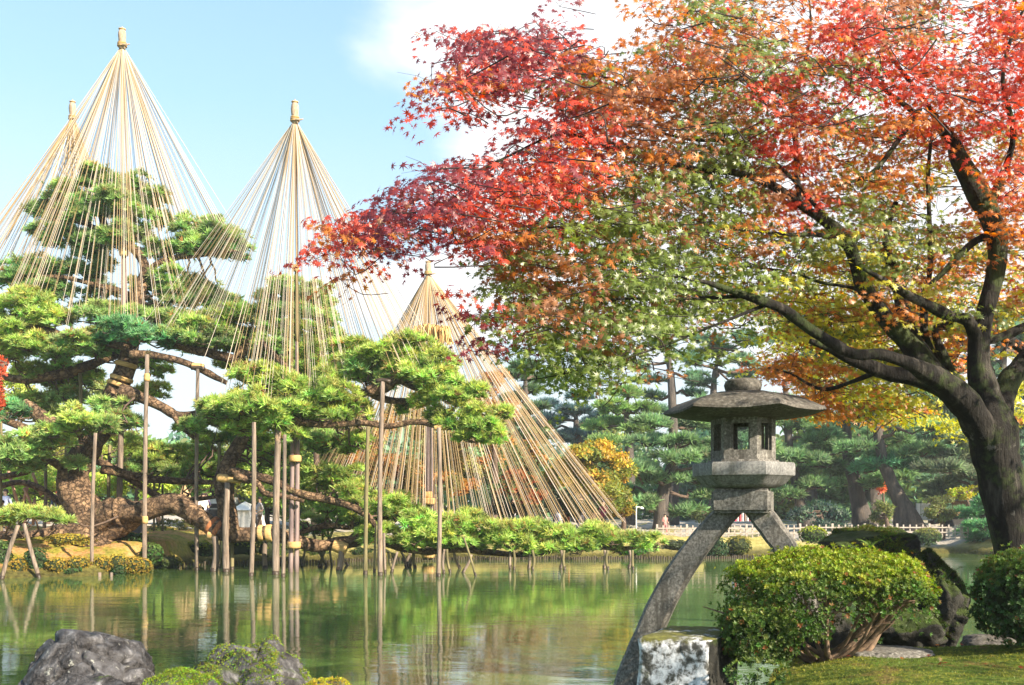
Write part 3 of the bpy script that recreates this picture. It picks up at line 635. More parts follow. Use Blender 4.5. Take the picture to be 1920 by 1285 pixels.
post(498, 1010, 497, 1067, 11, M_post, 'short orange lit post under the bare straw wrapped limb')
post(522, 800, 517, 1078, 15, M_post, 'widest pale post left of the bamboo mast')
post(534, 815, 531, 1083, 8.5, M_post, 'narrow pale post between the widest post and the bamboo mast')
post(639, 1025, 636, 1070, 13, M_post, 'short thick grey post under the knotted sagging limb')
post(690, 800, 685, 1077, 9, M_post2, 'olive post left of the long dark branch end')
post(705, 985, 702, 1074, 6, M_post2, 'thin yellow post just behind the olive one')
post(718, 716, 713, 1080, 10.5, M_post, 'very tall grey post under the right hand pine pads', cap=True)
post(823, 802, 822, 1082, 10, M_post, 'tall grey post carrying the tip of the long bare branch')
post(720, 1000, 722, 1076, 6, M_post, 'thin short post leaning just right of the very tall grey one')
post(85, 868, 83, 990, 7, M_post, 'pale pinkish pole left of the leaning trunk', Y=33.5, base_z=.9)
post(2, 760, 2, 1000, 7, M_post2, 'olive pole at the very left edge of the picture', Y=33, base_z=.95)
post(34, 985, 3, 1087, 9, M_post, 'grey leg slanting left at the left end of the shore', group='slanting legs at the left shore')
post(45, 982, 73, 1083, 9, M_post, 'grey leg slanting right at the left end of the shore', group='slanting legs at the left shore')
post(289, 905, 289, 1010, 5, M_post2, 'thin brown pole behind the limb, left of the pair', Y=37, base_z=1.0)
post(305, 908, 305, 985, 5, M_post2, 'thin brown pole behind the limb, right of the pair', Y=37.5, base_z=1.3)
for i, (a, b, c, d, w) in enumerate([(605, 960, 603, 1064, 5), (575, 1015, 566, 1062, 5), (585, 985, 612, 1062, 6), (628, 985, 598, 1062, 6), (612, 965, 622, 1062, 5), (632, 1030, 652, 1060, 6)]):
    post(a, b, c, d, w, M_post2, ['thin upright prop behind the sagging limb', 'short prop slanting left behind the sagging limb', 'crossed prop leaning right behind the sagging limb', 'crossed prop leaning left behind the sagging limb',
                                  'thin prop nearly upright beside the crossed pair', 'short prop leaning right under the knotted limb'][i], group='crossed props behind the sagging limb')
labs = ['first crossed prop under the low pads, leaning right', 'second crossed prop under the low pads, leaning left', 'third slim prop under the low pads', 'short dark prop left of the low bamboo stub', 'stub prop leaning left beside the low bamboo stub',
        'upright prop right of the low bamboo stub', 'yellowish prop left of the dark crooked one', 'dark crooked looking prop under the low pads', 'yellow prop foot leaning left near the long slanting pole', 'long slanting pole leaning out of the low pads',
        'dark prop pair, left one, before the bamboo stub', 'dark prop pair, right one, before the bamboo stub']
for i, (a, b, c, d, w) in enumerate([(728, 1035, 736, 1070, 6), (745, 1035, 734, 1074, 6), (750, 1030, 762, 1066, 5), (776, 1035, 778, 1066, 7), (770, 1038, 762, 1060, 6), (833, 1030, 832, 1076, 6), (838, 1030, 844, 1074, 6),
                                     (850, 1032, 862, 1066, 6), (884, 1040, 868, 1074, 6), (869, 1008, 892, 1080, 5), (757, 1045, 766, 1062, 6), (775, 1045, 768, 1064, 6)]):
    post(a, b, c, d, w, M_post if i % 3 else M_post2, labs[i], group='props under the low pads')
for x, s in ((960, 'leftmost pier pair under the low pads over open water'), (995, 'second pier pair from the left over open water'), (1055, 'dark pier pair at the left end of the straight bare bough'), (1136, 'pier pair right of the straight bare bough'), (1183, 'rightmost pier pair under the tip of the pine')):
    for k in (-1, 1):
        post(x+k*3, 1032, x+k*3.6, 1067 if k < 0 else 1069, 6, M_post2 if k > 0 else M_post, ('left log of the ' if k < 0 else 'right log of the ')+s, group='double piers over open water')

# ------------------------------------------------------------------ rope cones (yukitsuri)
def make_unit_rope(seed, sag):
    q = []
    for i in range(7):
        t = i/6; q.append((0.0, 0.0, t))
    V = []; Fc = []
    for i in range(7):
        t = i/6
        for k in range(4):
            a = math.pi/2*k; V.append((math.cos(a), math.sin(a)+0, t))
    for i in range(6):
        for k in range(4):
            a = i*4+k; b = i*4+(k+1) % 4; Fc.append((a, b, b+4, a+4))
    me = mesh_py('rope', V, Fc, True); return me
rope_me = [make_unit_rope(0, 0), make_unit_rope(1, 0)]
rope_me[0].materials.append(M_rope); rope_me[1].materials.append(M_ropepale)
def rope(parent, a, b, r, pale):
    o = bpy.data.objects.new('rope', rope_me[1 if pale else 0]); COL.objects.link(o)
    d = b-a
    M = Matrix.Translation(a) @ d.to_track_quat('Z', 'Y').to_matrix().to_4x4() @ Matrix.Diagonal((r, r, d.length, 1))
    o.parent = parent; o.matrix_parent_inverse = Matrix.Translation(parent.location).inverted(); o.matrix_world = M
    o.matrix_basis = M
def finial(parent, px, ytop, ybot, Y, wpx=14):
    h = (ybot-ytop)/F*Y; c = P(px, ybot, Y); r = wpx/2/F*Y
    prof = [(-.12, .75), (0, .95), (.08, 1.0), (.12, .8), (.2, .85), (.32, .95), (.55, 1.05), (.72, .95), (.82, .7), (.88, .55), (.92, .25), (1.0, .1)]
    tube_obj('straw_cap', [(c.x, c.y, c.z+t*h, r*k) for t, k in prof], M_finial, parent, seg=14, sub=2, rough=.06, nfreq=6)
    for k, (t, rr) in enumerate(((.02, 1.15), (.1, 1.1), (.17, 1.05), (.86, .8))):
        q = []
        V = []; 
        n = 14; mb = MB()
        pts = [(c.x+math.cos(2*math.pi*i/n)*r*rr, c.y+math.sin(2*math.pi*i/n)*r*rr, c.z+t*h+.01*math.sin(i), r*.16) for i in range(n+1)]
        mb.tube(pts, seg=6, sub=2); mb.build('binding', M_wrap, parent, smooth=True)
    z0 = c.z+.04*h
    tube_obj('knot', [(c.x-r*.4, c.y-r, z0, r*.2), (c.x+r*1.6, c.y-r*1.2, z0-.03, r*.22), (c.x+r*2.5, c.y-r*1.1, z0+.0, r*.12)], M_finial, parent, seg=6, sub=3)
def cone(label, px, yap, ytop, Y, ends, n, seglist, rad, apr, pale=.35, wp=14, mast_mat=M_post, jit=14, tie=True):
    """ends(theta) -> (px, py, Y) where a rope is tied; seglist: mast pieces (x0,y0,x1,y1,w,mat)"""
    ap = P(px, yap, Y); base = P(seglist[-1][2], seglist[-1][3], Y)
    root = empty('rope_cone', base, label=label, cat='rope cone', group='winter rope cones over the garden')
    finial(root, px, ytop, yap, Y, wp)
    for (x0, y0, x1, y1, w, mt) in seglist:
        a = P(x0, y0, Y); b = P(x1, y1, Y); r = w/2/F*Y
        tube_obj('mast', [(*a, r*.85), (*a.lerp(b, .5), r*.95), (*b, r)], mt, root, seg=10, sub=3, rough=.03)
    for i in range(n):
        u_ = (i+rng.uniform(-.3, .3))/n*2; th = math.acos(max(-1, min(1, 1-2*(u_ % 1)))) * (1 if i < n/2 else -1); th = .65*th+.35*math.pi*(u_ % 1)*(1 if i < n/2 else -1)
        ex, ey, eY = ends(th)
        e = P(ex+rng.normal()*jit*.6, ey+rng.normal()*jit, eY+rng.normal()*.15)
        if tie:
            dd = sorted(pads, key=lambda q: ((q[0]-ex)/1.2)**2+(q[1]-ey)**2+((q[4]-eY)*14)**2)[:4]; q = dd[rng.integers(0, 4)]
            if (q[0]-ex)**2+(q[1]-ey)**2 < 95**2: e = P(q[0]+rng.uniform(-.7, .7)*q[2], q[1]+rng.uniform(-.2, .3)*q[3], q[4]-.1*rng.random())
        d = (e-ap).normalized()
        s = Vector((d.x, d.y, 0)); s = s.normalized()*apr if s.length > 0 else s
        rope(root, ap+s, e, rad*rng.uniform(.8, 1.2), rng.random() < pale)
    return root
def endsA(th):
    c, s = math.cos(th), math.sin(th)           # s<0 is towards the camera
    if c > 0: x = 229+c*195; 
    else: x = 229+c*285
    y = 440*max(c, 0)**1.5 + 520*max(-c, 0)**1.2
    w = max(c, 0)**1.5+max(-c, 0)**1.2
    y += (1-w)*(615 if s < 0 else 520)
    return x, y, 34+s*3.2
cone('tallest rope cone, at the left, its straw cap highest of all', 229, 88, 50, 34.0, endsA, 265, [(230, 85, 231, 480, 5.5, M_post), (232.5, 462, 232, 640, 11, M_bamboo), (231, 640, 222, 1015, 11, M_post)], .0068, .05, .5)
def endsB(th):
    c, s = math.cos(th), math.sin(th)
    return 136+c*(75 if c > 0 else 190), 400-c*10+(60 if s < 0 else 0)+(50 if c < -.5 else 0), 40+s*3
cone('small rope cone peeping from behind the tallest one at far left', 136, 225, 186, 40.0, endsB, 100, [(136, 222, 134, 640, 5, M_post), (130, 640, 124, 985, 11, M_post2)], .012, .09, .2, 12, tie=False)
def endsC(th):
    c, s = math.cos(th), math.sin(th)
    x = 553+c*(255 if c > 0 else 235)
    y = 655*max(c, 0)**1.3+600*max(-c, 0)**1.3; w = max(c, 0)**1.3+max(-c, 0)**1.3
    y += (1-w)*(790 if s < 0 else 690)
    return x, y, 30.5+s*3
cone('middle rope cone whose double bamboo mast stands in the water', 553, 228, 186, 30.5, endsC, 255, [(554, 222, 557, 500, 5, M_post), (556, 498, 557, 640, 8, M_post2), (556.5, 640, 557, 815, 7, M_bamboo), (549, 812, 545, 1085, 9.5, M_bamboo), (558, 812, 556, 1085, 9.5, M_bamboo)], .0060, .05, .55)
conec = bpy.context.scene.objects[-1] if False else None
def endsD(th):
    c, s = math.cos(th), math.sin(th)
    x = 803+c*(365 if c > 0 else 225)
    return x, 985-30*max(-s, 0)*0-70*max(-c, 0)**2 + (15 if s < 0 else -15), 36.5+s*3.0
rd = cone('wide low rope cone right of the pine, spreading down to the shore', 803, 515, 488, 36.5, endsD, 285, [(804, 505, 804, 780, 6, M_post), (803, 775, 802, 955, 9, M_bamboo), (797, 935, 797, 1050, 9, M_bamboo), (808, 770, 808, 1050, 9, M_bamboo)], .0082, .06, .3, 12, jit=10, tie=False)
# straw sheaf hanging half way up the wide cone's mast
mb = MB()
for i in range(150):
    x = rng.uniform(778, 842); yy = 34.6+rng.normal()*.25; t0 = 606+rng.uniform(0, 10)+abs(x-800)*.12; a = P(x, t0, yy); b = P(x+rng.normal()*3+(x-806)*.12, 640+rng.uniform(-6, 8), yy)
    mb.tube([(*a, .03), (*b, .025)], seg=4, sub=1, cap=False)
mb.build('straw_sheaf', M_wrap, rd)
def lash(parent, px, py, Y, w):
    c = P(px, py, Y); r = w/2/F*Y; hh = 6/F*Y
    tube_obj('lashing', [(c.x, c.y, c.z-hh, r), (c.x, c.y, c.z, r*1.08), (c.x, c.y, c.z+hh, r)], M_wrap, parent, seg=12, sub=2)
cn_ = {o['label'][:6]: o for o in S.objects if o.get('category') == 'rope cone'}
lash(cn_['middle'], 553, 860, 30.4, 23); lash(cn_['middle'], 551, 1022, 30.4, 25); lash(cn_['middle'], 555, 503, 30.4, 11); lash(rd, 803, 940, 36.3, 26); lash(rd, 802, 928, 36.3, 18)
lash(cn_['talles'], 232, 466, 33.9, 14); lash(cn_['talles'], 232, 474, 33.9, 15); lash(rd, 803, 1040, 36.3, 24)

# ------------------------------------------------------------------ generic trees further off
def leaf_tree(label, px, pybase, Y, crowns, tone, trunk=None, cat='tree', group=None, size=.30, dens=1.0, tone2=None, name='leafy_tree', gz=None, mat=None):
    """crowns: (px,py,rx,ry[,tone]) ellipses of the crown"""
    g = P(px, pybase, Y); zb = float(HT(g.x, g.y)) if gz is None else gz
    root = empty(name, (g.x, g.y, zb), label=label, cat=cat, group=group)
    top = crowns[0]; w = P(top[0], top[1], Y)
    r0 = max(.12, (w.z-zb)*.022)
    mbn = [(g.x, g.y, zb-.2, r0*1.4), (g.x*.7+w.x*.3+.1, Y, zb+(w.z-zb)*.35, r0), (g.x*.3+w.x*.7, Y, zb+(w.z-zb)*.7, r0*.6), (w.x, Y, w.z, r0*.25)]
    V_, F_ = tube_data(mbn, seg=8, sub=4, rough=.1); mb = MB(); mb.add(V_, F_)
    nod = np.array(catmull(mbn, 6))
    Pn = []; Dn = []; Cn = []; Sn = []
    for cc in crowns:
        c = P(cc[0], cc[1], Y+rng.normal()*.6); s = Y/F; a, b = cc[2]*s, cc[3]*s; tn = cc[4] if len(cc) > 4 else tone
        n = int(150*a*b*dens*(.3/size)**1.5)+40; n = min(n, 3000)
        p_, d_, rr, lc = lobe_points(c, (a, a*.85, b), n, lobes=max(8, int(a*b*2.2)), lr=.34, lowcut=-.5, up=.3)
        co = jitter(tn, n, .2, .12); lob = np.array([noise.noise(Vector((p[0]*.9, p[1]*.9, p[2]*.9))) for p in p_]); co *= (1+.5*lob)[:, None]
        if tone2 is not None:
            m_ = (lob+rng.normal(size=n)*.12) > .08; co[m_] = jitter(tone2, int(m_.sum()), .2, .12)
        Pn.append(p_); Dn.append(d_); Cn.append(co); Sn.append(size*rng.uniform(.7, 1.3, n))
        for q in lc[:6]: twig_to(mb, q, nod, max(.02, r0*.14), 0)
    mb.build('trunk', M_twig, root, smooth=True)
    me = scatter_mesh('crown', CL, np.concatenate(Pn), np.concatenate(Dn), np.concatenate(Sn), np.concatenate(Cn).clip(.003, .9))
    link('crown', me, mat or M_leaf, root); return root
def pine_far(label, pts, Y, padl, tone, group='pines across the pond', size=.5, dens=1.0, name='pine_tree'):
    """pts: trunk line (px,py,r); padl: (px,py,rx,ry[,tone])"""
    b = P(pts[0][0], pts[0][1], Y); zb = float(HT(b.x, b.y)); 
    root = empty(name, (b.x, b.y, zb), label=label, cat='pine tree', group=group)
    q = [(*P(x, y, Y), r/F*Y) for x, y, r in pts]; q[0] = (q[0][0], q[0][1], zb-.3, q[0][3]*1.25)
    tube_obj('trunk', q, M_twig if pts[0][2] < 8 else M_barkfar, root, seg=12, sub=5, rough=.1, nfreq=1.)
    nod = np.array(catmull(q, 6)); mb = MB(); Pn = []; Dn = []; Cn = []; Sn = []
    for cc in padl:
        yy = Y+rng.uniform(-1.8, 1.8); c = P(cc[0], cc[1], yy); s = Y/F; a, bb = cc[2]*s, cc[3]*s; tn = cc[4] if len(cc) > 4 else tone
        n = min(int(150*a*bb*dens*(.5/size)**1.5)+70, 1500)
        p_, d_, rr, lc = lobe_points(c, (a, a*.8, bb), n, lobes=max(7, int(a*3)), lr=.33, lowcut=-.2, up=.5)
        co = jitter(tn, n, .2, .08); lob = np.array([noise.noise(Vector((p[0]*.8, p[1]*.8, p[2]*1.4))) for p in p_]); co *= (1+.55*lob)[:, None]
        Pn.append(p_); Dn.append(d_); Cn.append(co); Sn.append(size*rng.uniform(.7, 1.2, n))
        twig_to(mb, (c.x, c.y, c.z-bb*.4), nod, .06, 0, seg=5, droop=-.1)
        for w in lc[:4]:
            b0 = np.array([c.x, c.y, c.z-bb*.4]); e = np.array(w); mb.tube([(*b0, .045), (*((b0+e)/2+rng.normal(size=3)*.1), .03), (*e, .015)], seg=4, sub=2, cap=False)
    mb.build('branches', M_twig, root, smooth=True, kind='stuff')
    me = scatter_mesh('crown', NP_COARSE, np.concatenate(Pn), np.concatenate(Dn), np.concatenate(Sn), np.concatenate(Cn).clip(.003, .9), sh_c)
    link('crown', me, M_needle, root); return root
M_barkfar = surf_mat('far_bark', [(.3, (.045, .04, .038)), (.55, (.10, .085, .075)), (.75, (.20, .16, .13))], scale=2.2, stretch=(2, 2, .5), bump=1., bscale=9, bdist=.08)
BG1 = (.22, .35, .16); BG2 = (.16, .28, .17); BG3 = (.28, .38, .13); OLV = (.32, .34, .11)
YEL = (.34, .24, .035); ORG = (.42, .15, .03); RED = (.40, .07, .03)
# right hand pines across the pond, nearest first
pine_far('dark green layered pine whose upright trunk stands just left of the lantern', [(1240, 985, 15), (1243, 930, 12), (1262, 860, 10), (1262, 790, 8), (1258, 720, 6), (1255, 670, 4)], 50,
         [(1205, 830, 60, 14), (1300, 800, 60, 15), (1180, 880, 62, 15), (1310, 850, 60, 15), (1160, 920, 50, 14), (1240, 900, 60, 15), (1300, 900, 55, 15), (1200, 945, 60, 14), (1330, 930, 50, 14), (1260, 860, 50, 14), (1130, 945, 36, 10),
          (1225, 795, 46, 12), (1320, 760, 40, 12), (1370, 890, 40, 14), (1290, 960, 50, 10), (1350, 830, 40, 14), (1270, 830, 40, 12)], BG1)
pine_far('tall thin open pine with bare tiered branches left of the lantern roof', [(1262, 975, 10), (1262, 850, 9), (1262, 760, 7), (1258, 700, 6), (1250, 660, 4), (1262, 630, 2)], 62,
         [(1215, 715, 40, 7), (1300, 705, 36, 7), (1220, 745, 36, 6), (1225, 770, 44, 7), (1300, 740, 34, 7), (1200, 690, 24, 6), (1280, 670, 36, 9), (1240, 650, 30, 9), (1230, 790, 40, 8), (1300, 775, 30, 7)], BG2, dens=.7)
pine_far('pine behind the lantern roof with forked pale trunk', [(1340, 985, 12), (1345, 860, 10), (1338, 760, 7), (1340, 700, 5), (1350, 660, 3)], 60,
         [(1340, 660, 46, 14), (1300, 680, 30, 10), (1390, 680, 40, 14), (1320, 640, 40, 14), (1380, 710, 40, 12), (1400, 640, 40, 16), (1310, 720, 30, 9), (1440, 700, 40, 14), (1390, 800, 50, 16), (1380, 825, 50, 16), (1400, 775, 46, 14)], BG2, dens=.9)
pine_far('leaning pine behind the lantern with a flared grey trunk', [(1520, 990, 20), (1502, 950, 11), (1492, 900, 9), (1480, 840, 8), (1475, 760, 6), (1470, 700, 4)], 52,
         [(1470, 800, 60, 18), (1540, 820, 60, 18), (1500, 860, 60, 16), (1560, 870, 60, 16), (1480, 890, 50, 14), (1440, 840, 40, 16), (1520, 780, 60, 18), (1450, 760, 46, 18), (1600, 840, 40, 16), (1470, 930, 50, 12), (1540, 910, 50, 12)], BG1)
pine_far('broad pine with a wide dark trunk behind the mossy boulder', [(1625, 992, 22), (1612, 950, 15), (1600, 900, 13), (1590, 850, 10), (1585, 780, 8), (1580, 720, 5)], 54,
         [(1590, 880, 80, 18), (1650, 860, 70, 18), (1560, 840, 60, 16), (1620, 820, 70, 18), (1680, 890, 60, 16), (1600, 780, 70, 20), (1660, 780, 60, 20), (1560, 740, 60, 20), (1640, 910, 50, 12), (1700, 830, 50, 18)], BG1)
pine_far('pine with the thickest leaning trunk, right of the mossy boulder', [(1712, 995, 27), (1692, 950, 17), (1672, 905, 12), (1655, 860, 10), (1645, 800, 8), (1650, 740, 5)], 50,
         [(1680, 870, 60, 16, (.14, .36, .18)), (1620, 880, 56, 15, (.14, .36, .18)), (1730, 850, 56, 18), (1660, 830, 56, 16), (1700, 800, 60, 18), (1750, 800, 50, 18), (1640, 760, 60, 20), (1720, 750, 60, 20)], BG1)
pine_far('grey green pine spreading flat branches beside the maple trunk', [(1850, 995, 14), (1840, 940, 10), (1835, 880, 8), (1830, 820, 5)], 48,
         [(1770, 880, 60, 14), (1820, 895, 50, 14), (1760, 910, 50, 12), (1800, 860, 50, 14), (1850, 870, 60, 14), (1780, 930, 46, 12), (1900, 900, 60, 16), (1840, 830, 60, 18)], (.18, .23, .13))
pine_far('low pine with soft pads at the water right of the fence', [(1850, 1030, 9), (1838, 1012, 7), (1850, 990, 5), (1860, 960, 4)], 44,
         [(1850, 945, 40, 14), (1820, 965, 34, 13), (1880, 970, 44, 14), (1840, 985, 46, 13), (1900, 1000, 50, 14), (1850, 1010, 50, 11), (1815, 1000, 24, 10), (1880, 935, 30, 12)], (.14, .32, .14), size=.35, dens=1.3)
pine_far('bluish pine in the gap under the maple, behind the orange bush', [(1085, 985, 12), (1085, 850, 9), (1080, 790, 5), (1080, 760, 3)], 66,
         [(1080, 770, 46, 16), (1040, 790, 40, 15), (1120, 790, 40, 16), (1060, 820, 44, 14), (1120, 825, 40, 13), (1085, 745, 30, 10), (1030, 760, 26, 10), (1010, 800, 30, 14)], (.09, .17, .17))
pine_far('light green rounded pine rising in the middle gap', [(1180, 985, 12), (1180, 850, 9), (1175, 780, 5), (1178, 730, 3)], 58,
         [(1180, 740, 40, 14), (1150, 765, 40, 15), (1205, 770, 40, 15), (1170, 795, 50, 15), (1130, 800, 36, 14), (1195, 810, 36, 14), (1150, 830, 46, 14)], (.26, .40, .13))
pine_far('small pine top poking above the ropes under the lowest maple spray', [(985, 985, 10), (985, 800, 7), (985, 700, 3)], 52,
         [(985, 690, 36, 9), (960, 705, 26, 8), (1010, 712, 28, 9), (990, 735, 34, 9), (960, 750, 26, 9), (1000, 770, 34, 10), (970, 790, 36, 12), (1000, 820, 40, 14), (990, 860, 50, 16), (1010, 900, 50, 16), (970, 900, 40, 16)], (.13, .22, .10))
leaf_tree('yellow and orange bushy tree in the gap left of the lantern', 1110, 985, 47, [(1110, 855, 70, 36), (1060, 880, 60, 40), (1160, 880, 54, 36), (1100, 910, 80, 40), (1150, 930, 50, 30)], (.26, .28, .05), tone2=(.52, .36, .05), size=.22, dens=1.6)
leaf_tree('orange red maple seen through the right ropes of the wide cone', 925, 985, 48, [(925, 720, 44, 30), (900, 760, 50, 36), (950, 770, 40, 30), (910, 810, 46, 36)], (.42, .19, .07), tone2=(.50, .30, .16), size=.24, dens=.8, cat='maple tree')
leaf_tree('rust red maple low behind the ropes of the wide cone', 975, 990, 43.5, [(975, 905, 44, 24), (940, 925, 40, 24), (1000, 930, 30, 20)], (.34, .09, .03), tone2=(.10, .13, .04), size=.2, dens=1.2, cat='maple tree')
leaf_tree('brown orange maple glowing behind the mast of the wide cone', 700, 990, 46, [(690, 860, 70, 30), (740, 880, 70, 34), (650, 890, 50, 28), (790, 900, 60, 34), (850, 910, 60, 34), (720, 930, 80, 24)], (.40, .18, .045), tone2=(.16, .15, .04), size=.22, dens=1.1, cat='maple tree')
leaf_tree('dark bush standing behind the wide cone ropes at the right', 1060, 990, 44, [(1050, 940, 50, 26), (1000, 950, 50, 24), (1090, 955, 40, 22), (930, 955, 50, 22)], (.035, .05, .025), size=.2, dens=1.2, cat='bush', name='bush')
leaf_tree('yellow green shrub at the right foot of the wide cone', 1165, 990, 45, [(1168, 950, 24, 22), (1150, 965, 20, 14)], YEL, tone2=(.20, .24, .04), size=.16, cat='bush', name='bush')
leaf_tree('dark glossy bush beside the leaning trunk behind the lantern', 1540, 992, 47, [(1540, 955, 40, 24), (1500, 965, 36, 20), (1580, 965, 36, 20), (1560, 985, 50, 12)], (.045, .085, .07), tone2=(.08, .13, .09), size=.18, cat='bush', name='bush')
leaf_tree('small yellow green bush between the two thick trunks', 1660, 992, 46, [(1660, 950, 22, 22), (1650, 970, 22, 14)], (.17, .20, .06), size=.16, cat='bush', name='bush')
leaf_tree('olive young tree in front of the boarded wall', 1765, 995, 45.5, [(1762, 945, 30, 20), (1775, 965, 24, 16), (1745, 960, 22, 16)], (.17, .19, .06), size=.15, cat='tree')
leaf_tree('bright yellow green maple bough over the boarded wall', 1830, 992, 47, [(1810, 925, 40, 12), (1840, 915, 30, 12)], (.36, .38, .04), size=.15, cat='maple tree')
leaf_tree('small red maple behind the broad trunks', 1655, 985, 57, [(1657, 912, 16, 14), (1640, 900, 10, 8)], (.55, .16, .07), size=.2, cat='maple tree')
leaf_tree('pale bush left of the lantern leg', 1350, 985, 48, [(1350, 965, 30, 14), (1310, 968, 24, 12)], (.10, .13, .05), size=.16, cat='bush', name='bush')
# tall backdrop pines far right, filling behind the maple crown
for lb, x, Y, t in (('tall shaded pine at the far right behind the maple, left of the pair', 1760, 58, BG2), ('tall shaded pine at the far right edge behind the maple', 1880, 58, BG2), ('tall grey green pine in the middle behind the maple boughs', 1520, 66, BG1), ('tall soft pine behind the maple, above the boulder', 1640, 68, BG2)):
    pine_far(lb, [(x, 985, 15), (x-6, 850, 11), (x, 700, 7), (x+4, 600, 4)], Y, [(x+rng.uniform(-60, 60), y, rng.uniform(40, 75), rng.uniform(16, 24)) for y in range(590, 970, 22)], t, dens=.9, size=.6)
leaf_tree('brown maple rising behind the left ropes of the wide cone', 640, 985, 49, [(650, 850, 50, 50), (700, 815, 50, 46), (740, 790, 46, 40), (690, 880, 60, 40)], (.50, .28, .08), tone2=(.26, .27, .07), size=.22, dens=1.1, cat='maple tree')
leaf_tree('olive brown tree rising behind the mast of the wide cone', 815, 985, 50, [(800, 790, 56, 46), (850, 830, 56, 50), (790, 860, 60, 50), (870, 880, 50, 40)], (.42, .30, .09), tone2=(.28, .30, .08), size=.22, dens=1.1)
leaf_tree('dark green tree behind the right ropes of the wide cone', 985, 985, 50.5, [(940, 830, 50, 50), (980, 860, 60, 50), (1040, 900, 56, 44), (920, 890, 50, 40)], (.16, .22, .08), tone2=(.45, .22, .06), size=.22, dens=1.1)
# trees behind the great pine, on the left
leaf_tree('lime green bushy tree right behind the leaning trunk', 150, 985, 44, [(230, 900, 70, 36), (150, 905, 60, 36), (290, 905, 60, 36), (60, 900, 60, 40), (-10, 900, 60, 40)], (.40, .50, .08), size=.2, dens=1.2)
leaf_tree('lime green tree filling the gap left of the forked limb', 350, 985, 46, [(340, 885, 70, 40), (400, 890, 60, 36), (450, 900, 50, 36), (300, 880, 50, 36)], (.38, .48, .09), size=.2, dens=1.2)
leaf_tree('green tree behind the posts in the middle', 560, 985, 47, [(500, 880, 70, 50), (570, 880, 60, 50), (620, 860, 60, 40), (540, 930, 80, 30), (480, 840, 40, 30)], (.26, .36, .09), size=.22, dens=1.2)
leaf_tree('mossy green tree behind the top of the forked limb', 590, 985, 45, [(590, 700, 60, 36), (560, 740, 60, 30), (620, 760, 60, 36), (640, 810, 50, 40), (690, 790, 40, 30)], (.30, .36, .08), size=.22, dens=.7)
leaf_tree('yellow tinged tree showing through at the far left', 40, 985, 45, [(40, 760, 70, 50), (20, 700, 60, 40), (120, 780, 60, 40), (100, 840, 80, 40), (180, 830, 50, 34)], (.36, .42, .09), size=.22, dens=.8)
leaf_tree('dull green tree behind the banded trunk', 250, 985, 48, [(260, 830, 50, 30), (300, 850, 50, 26), (210, 850, 40, 30), (170, 720, 40, 40)], (.30, .36, .10), size=.22, dens=.8)
leaf_tree('small red maple poking in at the left edge of the picture', -25, 990, 26.5, [(2, 690, 12, 22), (0, 760, 14, 14), (-30, 720, 40, 50)], (.50, .10, .045), size=.13, dens=1.4, cat='maple tree', gz=.5)
leaf_tree('pale green tree low behind the left posts', 90, 985, 50, [(60, 870, 80, 34), (140, 850, 60, 34), (-20, 860, 70, 40), (200, 900, 60, 36), (100, 930, 70, 26)], (.40, .50, .12), size=.22, dens=1.3)
leaf_tree('soft green tree filling the gap under the long limb', 300, 985, 52, [(260, 905, 60, 34), (330, 915, 60, 32), (390, 925, 60, 26), (300, 870, 50, 30), (440, 880, 50, 40)], (.34, .46, .12), size=.22, dens=1.3)
leaf_tree('green tree between the fork and the bamboo mast', 500, 985, 51, [(490, 900, 60, 46), (540, 860, 60, 40), (470, 850, 40, 40), (600, 900, 60, 46), (540, 960, 60, 20)], (.32, .44, .12), size=.22, dens=1.3)
leaf_tree('deep green tree right behind the bamboo mast', 640, 985, 52, [(640, 850, 50, 46), (660, 900, 50, 40), (600, 800, 50, 36), (690, 830, 40, 30)], (.25, .36, .10), size=.22, dens=1.1)
# a far wood closing the view
def wood():
    Pn = []; Cn = []; Sn = []
    for i in range(240):
        x = rng.uniform(-75, 75); Y = rng.uniform(74, 92); h = rng.uniform(4.2, 6.8) if x < -20 or abs(x) > 45 else rng.uniform(5, 8.5)
        z0 = float(HT(x, Y)); n = 150; tn = [BG2, BG1, BG3, OLV][rng.integers(0, 4)]
        d = rng.normal(size=(n, 3)); d /= np.linalg.norm(d, axis=1, keepdims=True)
        p_ = np.array([x, Y, z0+h*.5])+d*np.array([2.6, 2.4, h*.55])*rng.uniform(.7, 1, (n, 1)); Pn.append(p_); Cn.append(jitter(tn, n, .25, .1)); Sn.append(rng.uniform(.6, 1.1, n))
    Pn = np.concatenate(Pn); me = scatter_mesh('far_wood', CL, Pn, rng.normal(size=Pn.shape)+[0, 0, .5], np.concatenate(Sn), np.concatenate(Cn)); link('far_wood', me, M_leaf, label='dim green wood closing the view behind the garden', cat='wood', kind='stuff')
wood()

